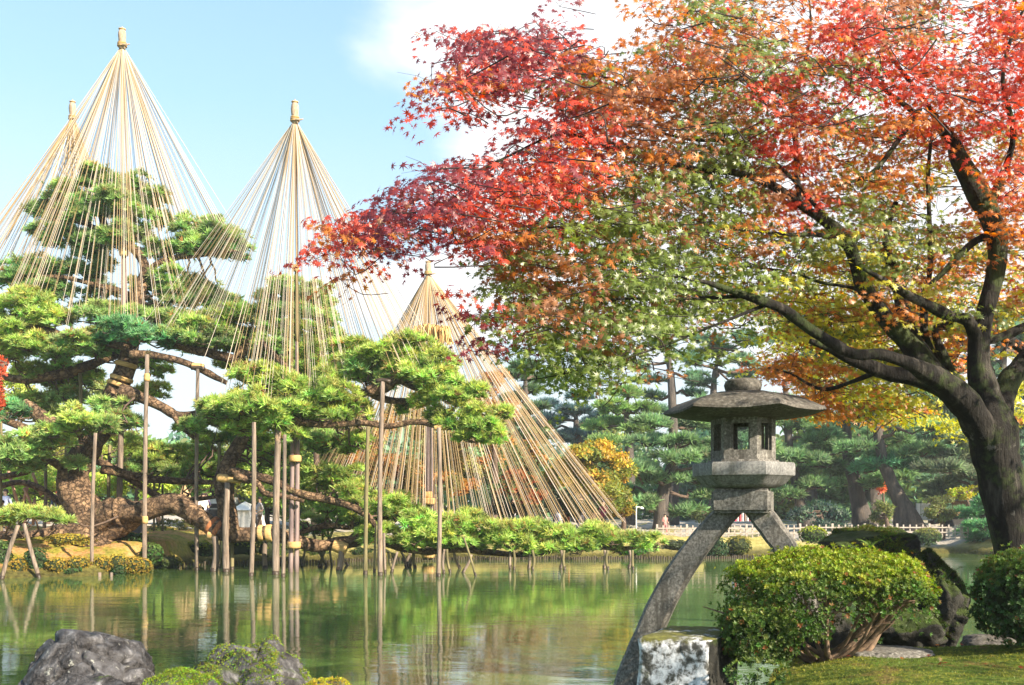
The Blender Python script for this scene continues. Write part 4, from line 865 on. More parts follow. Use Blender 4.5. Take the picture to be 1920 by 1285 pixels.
# ------------------------------------------------------------------ clipped shrubs, hedges and moss mounds
def shrub(label, px, py, rx, ry, Y, tone, tone_top=None, size=.07, cat='clipped shrub', group=None, name='clipped_shrub', depth=.8, dens=1.0, box=0.0, sink=.3, core=True):
    """dense dome: a dark core and a skin of leaves"""
    c = P(px, py, Y); s = Y/F; a, b = rx*s, ry*s
    root = empty(name, (c.x, c.y, c.z-b), label=label, cat=cat, group=group)
    area = 2*math.pi*a*max(b, a*.5)*2; n = int(min(area*dens*.95/(size**2), 9000))
    u = rng.normal(size=(n, 3)); u /= np.linalg.norm(u, axis=1, keepdims=True)
    if box: u = np.sign(u)*np.abs(u)**(1-box); u /= np.maximum(np.linalg.norm(u, axis=1, keepdims=True), 1e-6)**(1-box*.9)
    bump = np.array([noise.noise(Vector((p[0]*2.2+px, p[1]*2.2, p[2]*2.2))) for p in u])
    bump2 = np.array([noise.noise(Vector((p[0]*6+px, p[1]*6, p[2]*6))) for p in u])
    rr = (1+.10*bump+.05*bump2)*rng.uniform(.86, 1.02, n)
    pts = np.array(c)+u*rr[:, None]*np.array([a, a*depth, b])
    co = jitter(tone, n, .22, .10)
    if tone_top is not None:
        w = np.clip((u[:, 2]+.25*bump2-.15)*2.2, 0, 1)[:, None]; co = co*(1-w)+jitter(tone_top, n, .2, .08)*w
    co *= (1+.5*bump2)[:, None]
    me = scatter_mesh('leaves', WH, pts, u+np.array([0, 0, .35])+rng.normal(size=u.shape)*.3, size*rng.uniform(.8, 1.3, n), co.clip(.003, .9))
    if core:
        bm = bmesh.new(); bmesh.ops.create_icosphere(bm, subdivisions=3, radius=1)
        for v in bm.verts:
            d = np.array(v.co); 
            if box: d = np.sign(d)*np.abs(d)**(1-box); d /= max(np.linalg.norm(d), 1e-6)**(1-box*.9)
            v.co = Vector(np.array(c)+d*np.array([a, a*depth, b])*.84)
        cm_ = bpy.data.meshes.new('dark_core'); bm.to_mesh(cm_); bm.free(); link('dark_core', cm_, M_core, root)  # solid dark body filling the dome behind the leaf skin
    link('leaves', me, M_leaf, root); return root
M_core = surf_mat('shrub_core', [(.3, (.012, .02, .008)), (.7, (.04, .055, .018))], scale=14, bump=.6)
YG = (.26, .26, .03); GR = (.075, .13, .03); YM = (.34, .27, .04)
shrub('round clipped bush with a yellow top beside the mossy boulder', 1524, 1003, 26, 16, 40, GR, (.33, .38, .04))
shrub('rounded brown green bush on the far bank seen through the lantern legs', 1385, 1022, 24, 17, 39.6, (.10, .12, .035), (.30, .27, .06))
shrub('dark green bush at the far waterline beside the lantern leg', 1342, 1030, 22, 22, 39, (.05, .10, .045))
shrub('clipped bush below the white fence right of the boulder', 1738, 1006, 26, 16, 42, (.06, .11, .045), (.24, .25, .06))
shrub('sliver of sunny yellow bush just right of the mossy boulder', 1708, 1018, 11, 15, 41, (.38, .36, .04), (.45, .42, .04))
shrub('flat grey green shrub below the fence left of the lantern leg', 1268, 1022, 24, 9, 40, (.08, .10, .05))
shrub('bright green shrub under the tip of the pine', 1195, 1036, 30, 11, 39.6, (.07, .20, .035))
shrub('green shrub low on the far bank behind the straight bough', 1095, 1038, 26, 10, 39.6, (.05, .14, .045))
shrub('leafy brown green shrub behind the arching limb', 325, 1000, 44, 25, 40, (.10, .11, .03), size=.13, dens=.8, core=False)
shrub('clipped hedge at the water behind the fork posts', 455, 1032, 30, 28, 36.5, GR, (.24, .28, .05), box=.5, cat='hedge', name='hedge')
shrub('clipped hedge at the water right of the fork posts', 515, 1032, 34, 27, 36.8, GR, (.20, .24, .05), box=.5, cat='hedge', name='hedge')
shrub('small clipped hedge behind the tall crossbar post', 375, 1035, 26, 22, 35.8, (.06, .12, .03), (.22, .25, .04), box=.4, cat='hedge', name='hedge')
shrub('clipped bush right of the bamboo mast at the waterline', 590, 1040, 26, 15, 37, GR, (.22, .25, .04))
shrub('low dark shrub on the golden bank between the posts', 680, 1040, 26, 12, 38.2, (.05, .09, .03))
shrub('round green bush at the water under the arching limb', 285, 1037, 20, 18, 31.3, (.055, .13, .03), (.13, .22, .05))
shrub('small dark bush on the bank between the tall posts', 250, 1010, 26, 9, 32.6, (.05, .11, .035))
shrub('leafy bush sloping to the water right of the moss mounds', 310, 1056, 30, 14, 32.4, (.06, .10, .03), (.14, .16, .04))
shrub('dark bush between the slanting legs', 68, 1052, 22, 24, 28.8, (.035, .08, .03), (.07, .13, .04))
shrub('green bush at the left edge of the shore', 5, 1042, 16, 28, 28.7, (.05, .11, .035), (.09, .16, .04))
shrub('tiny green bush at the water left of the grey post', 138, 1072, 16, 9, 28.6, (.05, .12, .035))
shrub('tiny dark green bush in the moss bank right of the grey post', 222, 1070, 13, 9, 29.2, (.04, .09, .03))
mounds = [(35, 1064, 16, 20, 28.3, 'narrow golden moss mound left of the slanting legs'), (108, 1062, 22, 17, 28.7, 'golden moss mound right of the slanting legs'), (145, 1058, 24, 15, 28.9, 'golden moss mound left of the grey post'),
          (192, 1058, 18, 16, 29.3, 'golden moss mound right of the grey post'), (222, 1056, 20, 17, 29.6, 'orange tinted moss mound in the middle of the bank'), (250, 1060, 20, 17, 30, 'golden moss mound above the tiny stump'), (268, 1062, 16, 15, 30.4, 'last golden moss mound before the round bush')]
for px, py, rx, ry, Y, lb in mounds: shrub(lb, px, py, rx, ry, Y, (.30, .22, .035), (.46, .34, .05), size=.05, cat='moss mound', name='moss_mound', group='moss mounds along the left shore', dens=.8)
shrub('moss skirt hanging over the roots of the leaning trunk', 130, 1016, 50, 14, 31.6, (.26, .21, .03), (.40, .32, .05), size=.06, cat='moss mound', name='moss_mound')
for px, w, lb in ((187, 5, 'tiny cut stump in the water right of the grey post'), (209, 4, 'tiny cut stump in the water below the moss')):
    c = P(px, 1083, 28.5); tube_obj('stump', [(c.x, c.y, -.3, .05), (c.x, c.y, .12, .045)], M_post, None, seg=8, sub=1, label=lb, cat='stump')

# log edging along the far waterline
edg = empty('log_edging', (0, 38, 0), label='row of short wooden stakes edging the far waterline', cat='log edging')
stk = MB(); stk.tube([(0, 0, -.4, .045), (0, 0, .13, .04)], seg=7, sub=1)
sm = mesh_py('stake', stk.V, stk.F, True); sm.materials.append(M_stake)
xs = np.linspace(-11.7, 12.5, 258)
for x in xs:
    y = float(shore_far(x))-.80+rng.normal()*.03
    o = bpy.data.objects.new('stake', sm); COL.objects.link(o); o.parent = edg; o.location = (x, y-38, rng.normal()*.02); o.scale = (1, 1, rng.uniform(.85, 1.1))

# white fence above the far bank
def fence(label, pxa, pxb, Y, ztop, mat, spacing=12):
    a = (pxa-960)/F*Y; b = (pxb-960)/F*Y
    g = float(HT((a+b)/2, Y)); root = empty('low_fence', (a, Y, g), label=label, cat='fence')
    n = int((b-a)/(spacing/F*Y)); pm = MB(); pm.box(0, 0, 0, .055, .055, 1); pme = mesh_py('post', pm.V, pm.F, False); pme.materials.append(mat)
    for i in range(n+1):
        x = a+(b-a)*i/n; z = float(HT(x, Y)); o = bpy.data.objects.new('post', pme); COL.objects.link(o); big = i % 5 == 0
        h = .72 if big else .60; o.parent = root; o.location = (x-a, 0, ztop+.03-h/2-g+(.05 if big else 0)); o.scale = (1.7 if big else 1, 1.6 if big else 1, h)
    for zz in (ztop-.10, ztop-.32):
        mb = MB(); mb.box((a+b)/2, Y-.045, zz, b-a, .03, .055); mb.build('rail', mat, root)
    return root
fence('low white fence along the far path right of the lantern', 1500, 1815, 43.6, 1.27, M_fence)
fence('low sunlit fence along the far bank left of the lantern and behind its legs', 1232, 1500, 43.3, 1.24, M_fence, 11)

# ------------------------------------------------------------------ far buildings and furniture
def kiosk():
    Y = 46; c = P(1057, 985, Y); z = float(HT(c.x, Y)); r = empty('kiosk', (c.x, Y, z), label='small pale wooden notice shelter with a low gabled roof behind the cone ropes', cat='shelter')
    w = 20/F*Y; top = P(1057, 936, Y).z
    for dx in (-w*.5, w*.5):
        mb = MB(); mb.box(c.x+dx, Y, (z+top)/2, .09, .09, top-z); mb.build('post', M_kiosk, r)
    mb = MB(); mb.box(c.x, Y+.02, z+(top-z)*.68, w*.92, .05, (top-z)*.6); mb.build('board', M_paleboard, r)
    mb = MB(); e = w*.85; V_ = [(c.x-e, Y-.35, top-.05), (c.x+e, Y-.35, top-.05), (c.x+e, Y+.35, top-.05), (c.x-e, Y+.35, top-.05), (c.x, Y-.38, top+.22), (c.x, Y+.38, top+.22)]
    mb.add(V_, [(3, 2, 1, 0), (0, 1, 4), (2, 3, 5), (1, 2, 5, 4), (3, 0, 4, 5)]); mb.build('roof', M_kiosk, r)
kiosk()
def tent():
    Y = 44; r = empty('tent', P(452, 985, Y), label='white canvas tent glowing behind the forked limb', cat='tent'); z = float(HT(P(452, 985, Y).x, Y)); r.location.z = z
    xl, xr = P(440, 0, Y).x, P(466, 0, Y).x; zt = P(0, 948, Y).z; ze = P(0, 957, Y).z
    mb = MB(); V_ = [(xl, Y, z), (xr+.25, Y, z), (xr+.25, Y+2.2, z), (xl, Y+2.2, z), (xl-.1, Y, ze), (xr, Y, ze), (xr, Y+2.2, ze), (xl-.1, Y+2.2, ze)]
    mb.add(V_, [(0, 1, 5, 4), (1, 2, 6, 5), (2, 3, 7, 6), (3, 0, 4, 7)]); mb.build('wall', M_canvas, r)
    mb = MB(); a, b = xl-.2, xr+.1; m_ = (a+b)/2-.1; mb.add([(a, Y-.1, ze), (b, Y-.1, ze), (b, Y+2.3, ze), (a, Y+2.3, ze), (m_, Y+1.1, zt+.2)], [(0, 1, 4), (1, 2, 4), (2, 3, 4), (3, 0, 4)]); mb.build('roof', M_canvas, r)
tent()
def teahouse():
    Y = 50; x0, x1 = P(385, 0, Y).x, P(436, 0, Y).x; z = float(HT(x0, Y)); r = empty('teahouse', ((x0+x1)/2, Y, z), label='low grey walled stall with a white strip roof behind the forked limb', cat='building')
    zt = P(0, 937, Y).z; mb = MB(); mb.box((x0+x1)/2, Y+1.5, (z+zt)/2-.1, x1-x0, 2.8, zt-z); mb.build('wall', M_greybox, r)
    mb = MB(); mb.box((x0+x1)/2, Y-.02, zt-.05, (x1-x0)+.4, .5, .32); mb.build('fascia', M_white, r)
    mb = MB(); mb.box((x0+x1)/2, Y-.6, z+.75, (x1-x0)*.9, .7, .06); mb.build('counter', M_paleboard, r)
teahouse()
def box_cabinet():
    Y = 37; c = P(256, 996, Y); z = float(HT(c.x, Y)); r = empty('cabinet', (c.x, Y, z), label='dark grey metal cabinet on short legs under the arching limb', cat='cabinet')
    w = 27/F*Y; zt = P(0, 983, Y).z; zb = P(0, 1007, Y).z
    mb = MB(); mb.box(c.x, Y, (zt+zb)/2, w, .45, zt-zb); mb.build('body', M_greybox, r, bevel=.015)
    mb = MB(); mb.box(c.x, Y, zt+.02, w+.06, .5, .035); mb.build('lid', M_greybox, r)
    mb = MB(); mb.box(c.x-w*.1, Y-.235, (zt+zb)/2+.08, .12, .02, .03); mb.build('handle', M_paleboard, r)
    for dx in (-w*.42, w*.42):
        mb = MB(); mb.box(c.x+dx, Y, (z-.1+zb)/2, .05, .4, zb-z+.1); mb.build('leg', M_greybox, r)
box_cabinet()
def far_wall():
    Y = 49; r = empty('boarded_building', P(1800, 990, Y), label='reddish boarded building with a dark opening behind the small olive tree', cat='building')
    z = float(HT(P(1800, 0, Y).x, Y)); r.location.z = z
    x0, x1, x2 = P(1786, 0, Y).x, P(1816, 0, Y).x, P(1830, 0, Y).x; zt, zm = P(0, 940, Y).z, P(0, 968, Y).z
    n = 4
    for i in range(n):
        xa = x0+(x1-x0)*i/n; mb = MB(); mb.box(xa+(x1-x0)/n/2, Y+.02*(i % 2), (zt+zm)/2, (x1-x0)/n-.02, .08, zt-zm); mb.build('board', M_cedarwall, r)
    mb = MB(); mb.box((x0+x1)/2-.15, Y+.5, (z+zm)/2, (x1-x0)*.9, .7, zm-z); mb.build('opening', M_dark, r)  # solid dark box painting the shade inside the opening
    mb = MB(); mb.box((x1+x2)/2, Y+.3, (z+zm)/2, (x2-x1), .5, zm-z); mb.build('wall', M_paleboard, r)
    mb = MB(); mb.box((x0+x2)/2, Y+.4, zt+.12, (x2-x0)+.6, 1.6, .16); mb.build('roof', M_rooftile, r)
    Y = 50; c0, c1 = P(1716, 0, Y).x, P(1745, 0, Y).x; z = float(HT(c0, Y)); zt, zb = P(0, 944, Y).z, P(0, 976, Y).z
    r = empty('notice_board', ((c0+c1)/2, Y, z), label='grey notice board with a narrow white side panel behind the fence', cat='notice board')
    mb = MB(); mb.box((c0*.7+c1*.3)+.35, Y, (zt+zb)/2, (c1-c0)*.75, .08, zt-zb); mb.build('board', M_paleboard, r)
    mb = MB(); mb.box(c0+.12, Y-.06, (zt+zb)/2, .2, .1, zt-zb); mb.build('side_panel', M_white, r)
    for x in (c0+.05, c1-.05):
        mb = MB(); mb.box(x, Y+.09, (z+zt)/2, .08, .08, zt-z+.1); mb.build('post', M_post2, r)
far_wall()
def rack():
    Y = 47; r = empty('stall_rack', P(1396, 985, Y), label='row of small coloured cloths hanging on a rack behind the lantern legs', cat='rack'); z = float(HT(P(1396, 0, Y).x, Y)); r.location.z = z
    cols = [(.10, .12, .35), (.6, .05, .12), (.65, .62, .60), (.5, .08, .1), (.7, .7, .68), (.25, .18, .15), (.6, .6, .62), (.45, .12, .1), (.12, .12, .14), (.7, .7, .7)]
    zt = P(0, 961, Y).z; zb = P(0, 978, Y).z
    for i, cc in enumerate(cols):
        x = P(1374+i*4.6, 0, Y).x; m_ = flat('cloth_%d' % i, cc); mb = MB()
        V_ = []; n = 5
        for k in range(n):
            for zz in (zt, zb+.02*(k % 2)): V_.append((x-.05+.1*k/(n-1), Y-.02+.03*math.sin(k*2.2), zz))
        Fq = [(2*k, 2*k+2, 2*k+3, 2*k+1) for k in range(n-1)]; mb.add(V_, Fq); V2 = [(a, b+.03, c) for a, b, c in V_]; mb.add(V2, [f[::-1] for f in Fq]); mb.build('cloth', m_, r)
    mb = MB(); xa, xb = P(1370, 0, Y).x, P(1422, 0, Y).x; mb.tube([(xa, Y, zt+.02, .02), (xb, Y, zt+.02, .02)], seg=6, sub=1); mb.build('rail', M_post2, r)
    for x in (xa, xb):
        mb = MB(); mb.tube([(x, Y, z-.05, .03), (x, Y, zt+.05, .025)], seg=6, sub=1); mb.build('pole', M_post2, r)
    mb = MB(); mb.box((xa+xb)/2, Y-.3, P(0, 984, Y).z, xb-xa+.6, .6, .06); mb.build('table_top', M_rooftile, r)
    for x in (xa-.2, xb+.2):
        mb = MB(); mb.box(x, Y-.3, (z+P(0, 984, Y).z)/2, .06, .5, P(0, 984, Y).z-z); mb.build('leg', M_rooftile, r)
rack()
def lamp_post():
    Y = 46; c = P(1193, 985, Y); z = float(HT(c.x, Y)); zt = P(0, 951, Y).z
    r = empty('garden_lamp', (c.x, Y, z), label='thin pale garden lamp with a bent head left of the upright pine trunk', cat='lamp post')
    tube_obj('pole', [(c.x, Y, z-.1, .03), (c.x, Y, zt-.1, .028), (c.x+.08, Y, zt, .025), (c.x+.25, Y, zt-.02, .02)], M_white, r, seg=8, sub=4)
    tube_obj('lamp_head', [(c.x+.18, Y, zt-.01, .04), (c.x+.26, Y, zt-.05, .08), (c.x+.27, Y, zt-.09, .09)], M_white, r, seg=10, sub=2)
lamp_post()
def tripod_frame():
    """bare poles tied to a young tree at far left"""
    Y = 34; r = empty('pole_frame', P(45, 990, Y), label='reddish poles lashed into a tripod frame left of the leaning trunk', cat='pole frame')
    m_ = surf_mat('reddish_pole', [(.3, (.35, .17, .11)), (.7, (.62, .38, .28))], scale=5, bump=.2)
    for x0, y0, x1, y1 in ((15, 880, 42, 975), (55, 900, 35, 975), (45, 915, 66, 962), (60, 885, 78, 930), (22, 902, 50, 905), (40, 950, 68, 945), (50, 945, 45, 990), (65, 935, 62, 985)):
        a, b = P(x0, y0, Y+rng.normal()*.2), P(x1, y1, Y+rng.normal()*.2); mb = MB(); mb.tube([(*a, .05), (*b, .055)], seg=8, sub=1); mb.build('pole', m_, r, smooth=True)
tripod_frame()

# a small straw bundle tent behind the limb
def mini_tent():
    Y = 42; r = empty('straw_teepee', P(350, 985, Y), label='little cone of tied straw poles behind the limb near the crossbar post', cat='straw cone')
    for i in range(16):
        th = 2*math.pi*i/16; a = P(345, 908, Y); b = P(348, 965, Y)+Vector((math.cos(th)*.55, math.sin(th)*.5, 0))
        mb = MB(); mb.tube([(*a, .03), (*b, .035)], seg=5, sub=1); mb.build('straw_pole', M_rope, r)
mini_tent()

# people far across the water
def person(label, px, Y, hgt, shirt, trousers, hair=(.03, .02, .02), rz=0., walk=.12, arm=.15, bag=None):
    x = (px-960)/F*Y; z = float(HT(x, Y)); k = hgt/1.72
    root = empty('person', (x, Y, z), label=label, cat='person', group='visitors across the pond')
    sk = {'pel': ((0, 0, .95), .125), 'sp1': ((0, 0, 1.12), .12), 'sp2': ((0, 0, 1.32), .135), 'neck': ((0, .01, 1.46), .055), 'head': ((0, -.01, 1.57), .088), 'crown': ((0, .0, 1.66), .075)}
    edges = [('pel', 'sp1'), ('sp1', 'sp2'), ('sp2', 'neck'), ('neck', 'head'), ('head', 'crown')]
    for s, n in ((-1, 'l'), (1, 'r')):
        f = walk*s
        sk.update({n+'hip': ((s*.09, 0, .9), .095), n+'kn': ((s*.10, -f*.8, .50), .062), n+'an': ((s*.10, -f*1.0+.05*abs(s), .09), .042), n+'to': ((s*.11, -f-.12, .04), .035),
                   n+'sh': ((s*.18, 0, 1.40), .062), n+'el': ((s*.24, .03+f*.5, 1.13), .045), n+'wr': ((s*.23, -.10+f*.6-arm*.5, .92+arm), .032), n+'ha': ((s*.22, -.15+f*.6-arm*.5, .86+arm), .034)})
        edges += [('pel', n+'hip'), (n+'hip', n+'kn'), (n+'kn', n+'an'), (n+'an', n+'to'), ('sp2', n+'sh'), (n+'sh', n+'el'), (n+'el', n+'wr'), (n+'wr', n+'ha')]
    nm = list(sk); me = bpy.data.meshes.new('body'); c_, s_ = math.cos(rz), math.sin(rz)
    me.from_pydata([((sk[n][0][0]*c_-sk[n][0][1]*s_)*k, (sk[n][0][0]*s_+sk[n][0][1]*c_)*k, sk[n][0][2]*k) for n in nm], [(nm.index(a), nm.index(b)) for a, b in edges], [])
    o = bpy.data.objects.new('body', me); COL.objects.link(o); o.modifiers.new('s', 'SKIN'); 
    for i, n in enumerate(nm): me.skin_vertices[0].data[i].radius = (sk[n][1]*k, sk[n][1]*k); 
    me.skin_vertices[0].data[0].use_root = True
    sb_ = o.modifiers.new('u', 'SUBSURF'); sb_.levels = 1
    dg = bpy.context.evaluated_depsgraph_get(); em = bpy.data.meshes.new_from_object(o.evaluated_get(dg)); bpy.data.objects.remove(o)
    for m_ in (flat('skin', (.55, .36, .27)), flat('shirt', shirt), flat('trousers', trousers), flat('shoes', (.05, .05, .05))): em.materials.append(m_)
    for p in em.polygons:
        zc = p.center.z/k; p.use_smooth = True
        rad = math.hypot(p.center.x, p.center.y)
        p.material_index = 3 if zc < .09 else 2 if zc < .93 and rad < .35*k and not (zc > .82 and rad > .2*k) else 0 if zc > 1.46 or (zc < 1.0+arm and rad > .19*k and zc > .8) else 1
    link('body', em, None, root); em_o = COL.objects[-1] if False else None
    for ob in root.children: ob.location = (0, 0, 0); ob.matrix_parent_inverse = Matrix()
    bm = bmesh.new(); bmesh.ops.create_uvsphere(bm, u_segments=12, v_segments=8, radius=.105*k)
    for v in bm.verts: v.co = Vector((v.co.x*.98, v.co.y*1.05+.02*k, v.co.z*1.05+1.635*k))
    bmesh.ops.delete(bm, geom=[v for v in bm.verts if (v.co.y < -.03*k and v.co.z < 1.63*k)], context='VERTS')
    h_ = bpy.data.meshes.new('hair'); bm.to_mesh(h_); bm.free(); ho = link('hair', h_, flat('hair', hair), root); ho.matrix_parent_inverse = Matrix(); ho.rotation_euler = (0, 0, rz)
    return root
navy = (.05, .07, .16); 
person('person in a white top standing behind the crossbar post', 381, 44, 1.62, (.75, .75, .72), (.1, .1, .12), rz=.6)
person('person in a lilac shirt standing by the grey stall', 386, 45.5, 1.66, (.42, .34, .60), (.15, .12, .12), rz=-.5)
person('person in a blue jacket right of the white tent', 477, 41, 1.55, (.10, .14, .22), (.05, .05, .06), rz=1.2)
person('person in a light shirt and brown coat beside the arching limb', 487, 40, 1.6, (.55, .50, .52), (.16, .11, .09), rz=-1)
person('person with a dark coat left of the small wooden shelter', 1043, 45, 1.6, (.16, .20, .30), navy, rz=.3)
person('person in a dark red coat in front of the small wooden shelter', 1062, 44, 1.62, (.28, .03, .08), (.35, .10, .05), rz=.1)
person('person in navy passing behind the ropes left of the shelter', 1005, 45, 1.64, (.06, .08, .18), (.07, .07, .1), rz=1.3, walk=.25)
person('person in a pale top behind the ropes of the wide cone', 962, 45, 1.6, (.6, .6, .62), (.12, .12, .2), rz=1.0)
person('person in a grey coat right of the small wooden shelter', 1090, 45.5, 1.7, (.14, .15, .17), (.06, .06, .08), rz=-1.2, walk=.25)
person('person in a maroon jacket behind the rightmost ropes', 1131, 45, 1.62, (.25, .04, .07), (.10, .07, .07), rz=-.8)
person('person in salmon pink seated looking low beside the upright pine trunk', 1247, 45.5, 1.0, (.6, .22, .2), (.5, .2, .2), rz=.4)
person('person in pale pink at the far left edge behind the slanting legs', 4, 34, 1.3, (.75, .55, .55), (.72, .6, .6), rz=.4)
person('person in a blue striped top at the left edge under the pine', 10, 37, 1.7, (.32, .36, .55), (.1, .1, .15), rz=-.4)
person('person in dark blue with an orange cap beside the leaning trunk', 109, 37, 1.62, (.08, .12, .22), (.10, .12, .2), hair=(.7, .16, .04), rz=.3)

# ------------------------------------------------------------------ stone lantern with two legs
TH = R(-18.6); LY = 8.5; LX = (1393-960)/F*LY
lant = empty('stone_lantern', (LX, LY, 0), label='two legged grey stone lantern standing half in the pond on a long curved leg', cat='stone lantern')
ct, st = math.cos(TH), math.sin(TH)
K = 1.18          # the lantern's overall size
def LW(u, v, z):
    u *= K; v *= K; return (LX+u*ct-v*st, LY+u*st+v*ct, z)
def lz(py, Y=LY): return CZ+(HY-py)/F*Y
def on_plane(px, py, v=0.0):
    # point on the vertical plane through the lantern axis, at depth offset v
    k = (px-960)/F
    # X = LX+u ct - v st ; Y = LY+u st+v ct ; X = k*Y
    u = (k*(LY+v*ct)-LX+v*st)/(ct-k*st); Y = LY+u*st+v*ct
    return u/K, CZ+(HY-py)/F*Y
def ring(n, r, z, rot=0., sq=0.0, rnd=0.0):
    """polygon ring with `n` corners, 6 points per side, rounded corners"""
    pts = []
    for i in range(n):
        a0 = rot+2*math.pi*i/n; a1 = rot+2*math.pi*(i+1)/n
        for j in range(8):
            t = j/8; x = (1-t)*math.cos(a0)+t*math.cos(a1); y = (1-t)*math.sin(a0)+t*math.sin(a1)
            l = math.hypot(x, y); f = (1-rnd)+rnd*(1/l)*math.cos(math.pi/n)*1.06
            pts.append((x*r*f, y*r*f, z))
    return pts
def loft(rings, name, mat, irregular=.004, up=None, smooth=False, closed=True):
    V = []; Fc = []; n = len(rings[0])
    for rg in rings:
        for (x, y, z) in rg:
            w = LW(x, y, z); q = Vector(w); d = irregular*noise.noise(q*7)+irregular*.5*noise.noise(q*19)
            V.append((w[0]+d, w[1]+d*.7, w[2]+d*.6))
    for i in range(len(rings)-1):
        for k in range(n):
            a = i*n+k; b = i*n+(k+1) % n; Fc.append((a, b, b+n, a+n))
    Fc.append(tuple(range(n-1, -1, -1))); Fc.append(tuple(range((len(rings)-1)*n, len(rings)*n)))
    me = mesh_py(name, V, Fc, smooth)
    if smooth:
        me.set_sharp_from_angle(angle=R(38))
    return link(name, me, mat, lant)
z_cap0, z_cap1 = lz(734), lz(711); rim = lz(776)
# cap knob
loft([ring(12, .105, z_cap0-.02*K, rnd=1), ring(12, .128, z_cap0+.012*K, rnd=1), ring(12, .136, (z_cap0+z_cap1)/2, rnd=1), ring(12, .126, z_cap1-.018*K, rnd=1), ring(12, .095, z_cap1-.002*K, rnd=1), ring(12, .04, z_cap1+.002*K, rnd=1)], 'finial', M_granmoss, .006, smooth=True)
# roof: wide hexagonal dome
RO = 0.0
def roof_ring(r, z, rnd, tip):
    p = ring(6, r, z, RO, rnd=rnd); out = []
    for (x, y, zz) in p:
        l = math.hypot(x, y)/r; out.append((x, y, zz+tip*((l-math.cos(math.pi/6))/(1-math.cos(math.pi/6)))))
    return out
rt = lz(734)
loft([roof_ring(.19, rim-.045*K, .0, 0), roof_ring(.40, rim-.036*K, .0, .012), roof_ring(.585, rim-.012*K, .0, .022), roof_ring(.600, rim-.004*K, .02, .024), roof_ring(.594, rim+.014*K, .04, .024), roof_ring(.545, rim+.045*K, .10, .018), roof_ring(.47, rim+.085*K, .18, .012), roof_ring(.38, rim+.118*K, .25, .008),
      roof_ring(.28, rim+.142*K, .35, .004), roof_ring(.19, rim+.156*K, .5, 0), roof_ring(.125, rim+.163*K, .8, 0), roof_ring(.11, rt+.0*K, 1, 0)], 'roof', M_granmoss, .007, smooth=True)
# fire chamber with six window openings
def chamber():
    z0, z1 = lz(867), rim-.03*K; r = .238; t = .055; mb = MB(); wz0, wz1 = lz(846), lz(797)
    ri = r-t/math.cos(math.pi/6)
    for i in range(6):
        a0, a1 = math.pi/3*i, math.pi/3*(i+1)
        O0 = Vector((math.cos(a0), math.sin(a0)))*r; O1 = Vector((math.cos(a1), math.sin(a1)))*r; I0 = Vector((math.cos(a0), math.sin(a0)))*ri; I1 = Vector((math.cos(a1), math.sin(a1)))*ri
        nrm = Vector((math.cos((a0+a1)/2), math.sin((a0+a1)/2)))
        h0, h1 = O0.lerp(O1, .22), O0.lerp(O1, .78); j0, j1 = h0-nrm*t, h1-nrm*t
        def prism(poly, za, zb):
            n = len(poly); V_ = [LW(p.x, p.y, za) for p in poly]+[LW(p.x, p.y, zb) for p in poly]
            mb.add(V_, [tuple(range(n-1, -1, -1)), tuple(range(n, 2*n))]+[(k, (k+1) % n, n+(k+1) % n, n+k) for k in range(n)])
        prism([O0, h0, j0, I0], z0, z1); prism([h1, O1, I1, j1], z0, z1)
        prism([h0, h1, j1, j0], z0, wz0); prism([h0, h1, j1, j0], wz1, z1)
        # recessed rim round each opening
        e0, e1 = O0.lerp(O1, .27), O0.lerp(O1, .73); d_ = nrm*.022
        prism([h0-d_, e0-d_, e0-nrm*t*.95, h0-nrm*t*.95], wz0, wz1); prism([e1-d_, h1-d_, h1-nrm*t*.95, e1-nrm*t*.95], wz0, wz1)
    mb.build('light_chamber', M_granite, lant)
    hx = [(math.cos(math.pi/3*i)*.235, math.sin(math.pi/3*i)*.235) for i in range(6)]
chamber()
loft([ring(6, .262, lz(871), rnd=.05), ring(6, .268, lz(868), rnd=.05), ring(6, .262, lz(864), rnd=.05)], 'chamber_base', M_granite, .003)
# platform
zt, zm, zb = lz(869), lz(893), lz(916)
loft([ring(6, .235, zb, rnd=.5), ring(6, .275, zb+.008*K, rnd=.35), ring(6, .315, zb+.035*K, rnd=.15), ring(6, .352, zm-.012*K, rnd=.04), ring(6, .374, zm, rnd=.0), ring(6, .377, zm+.01*K, rnd=.0), ring(6, .377, zt-.012*K, rnd=.0), ring(6, .368, zt, rnd=.02), ring(6, .2, zt+.004*K, rnd=.02)], 'platform', M_granlight, .003, smooth=True)
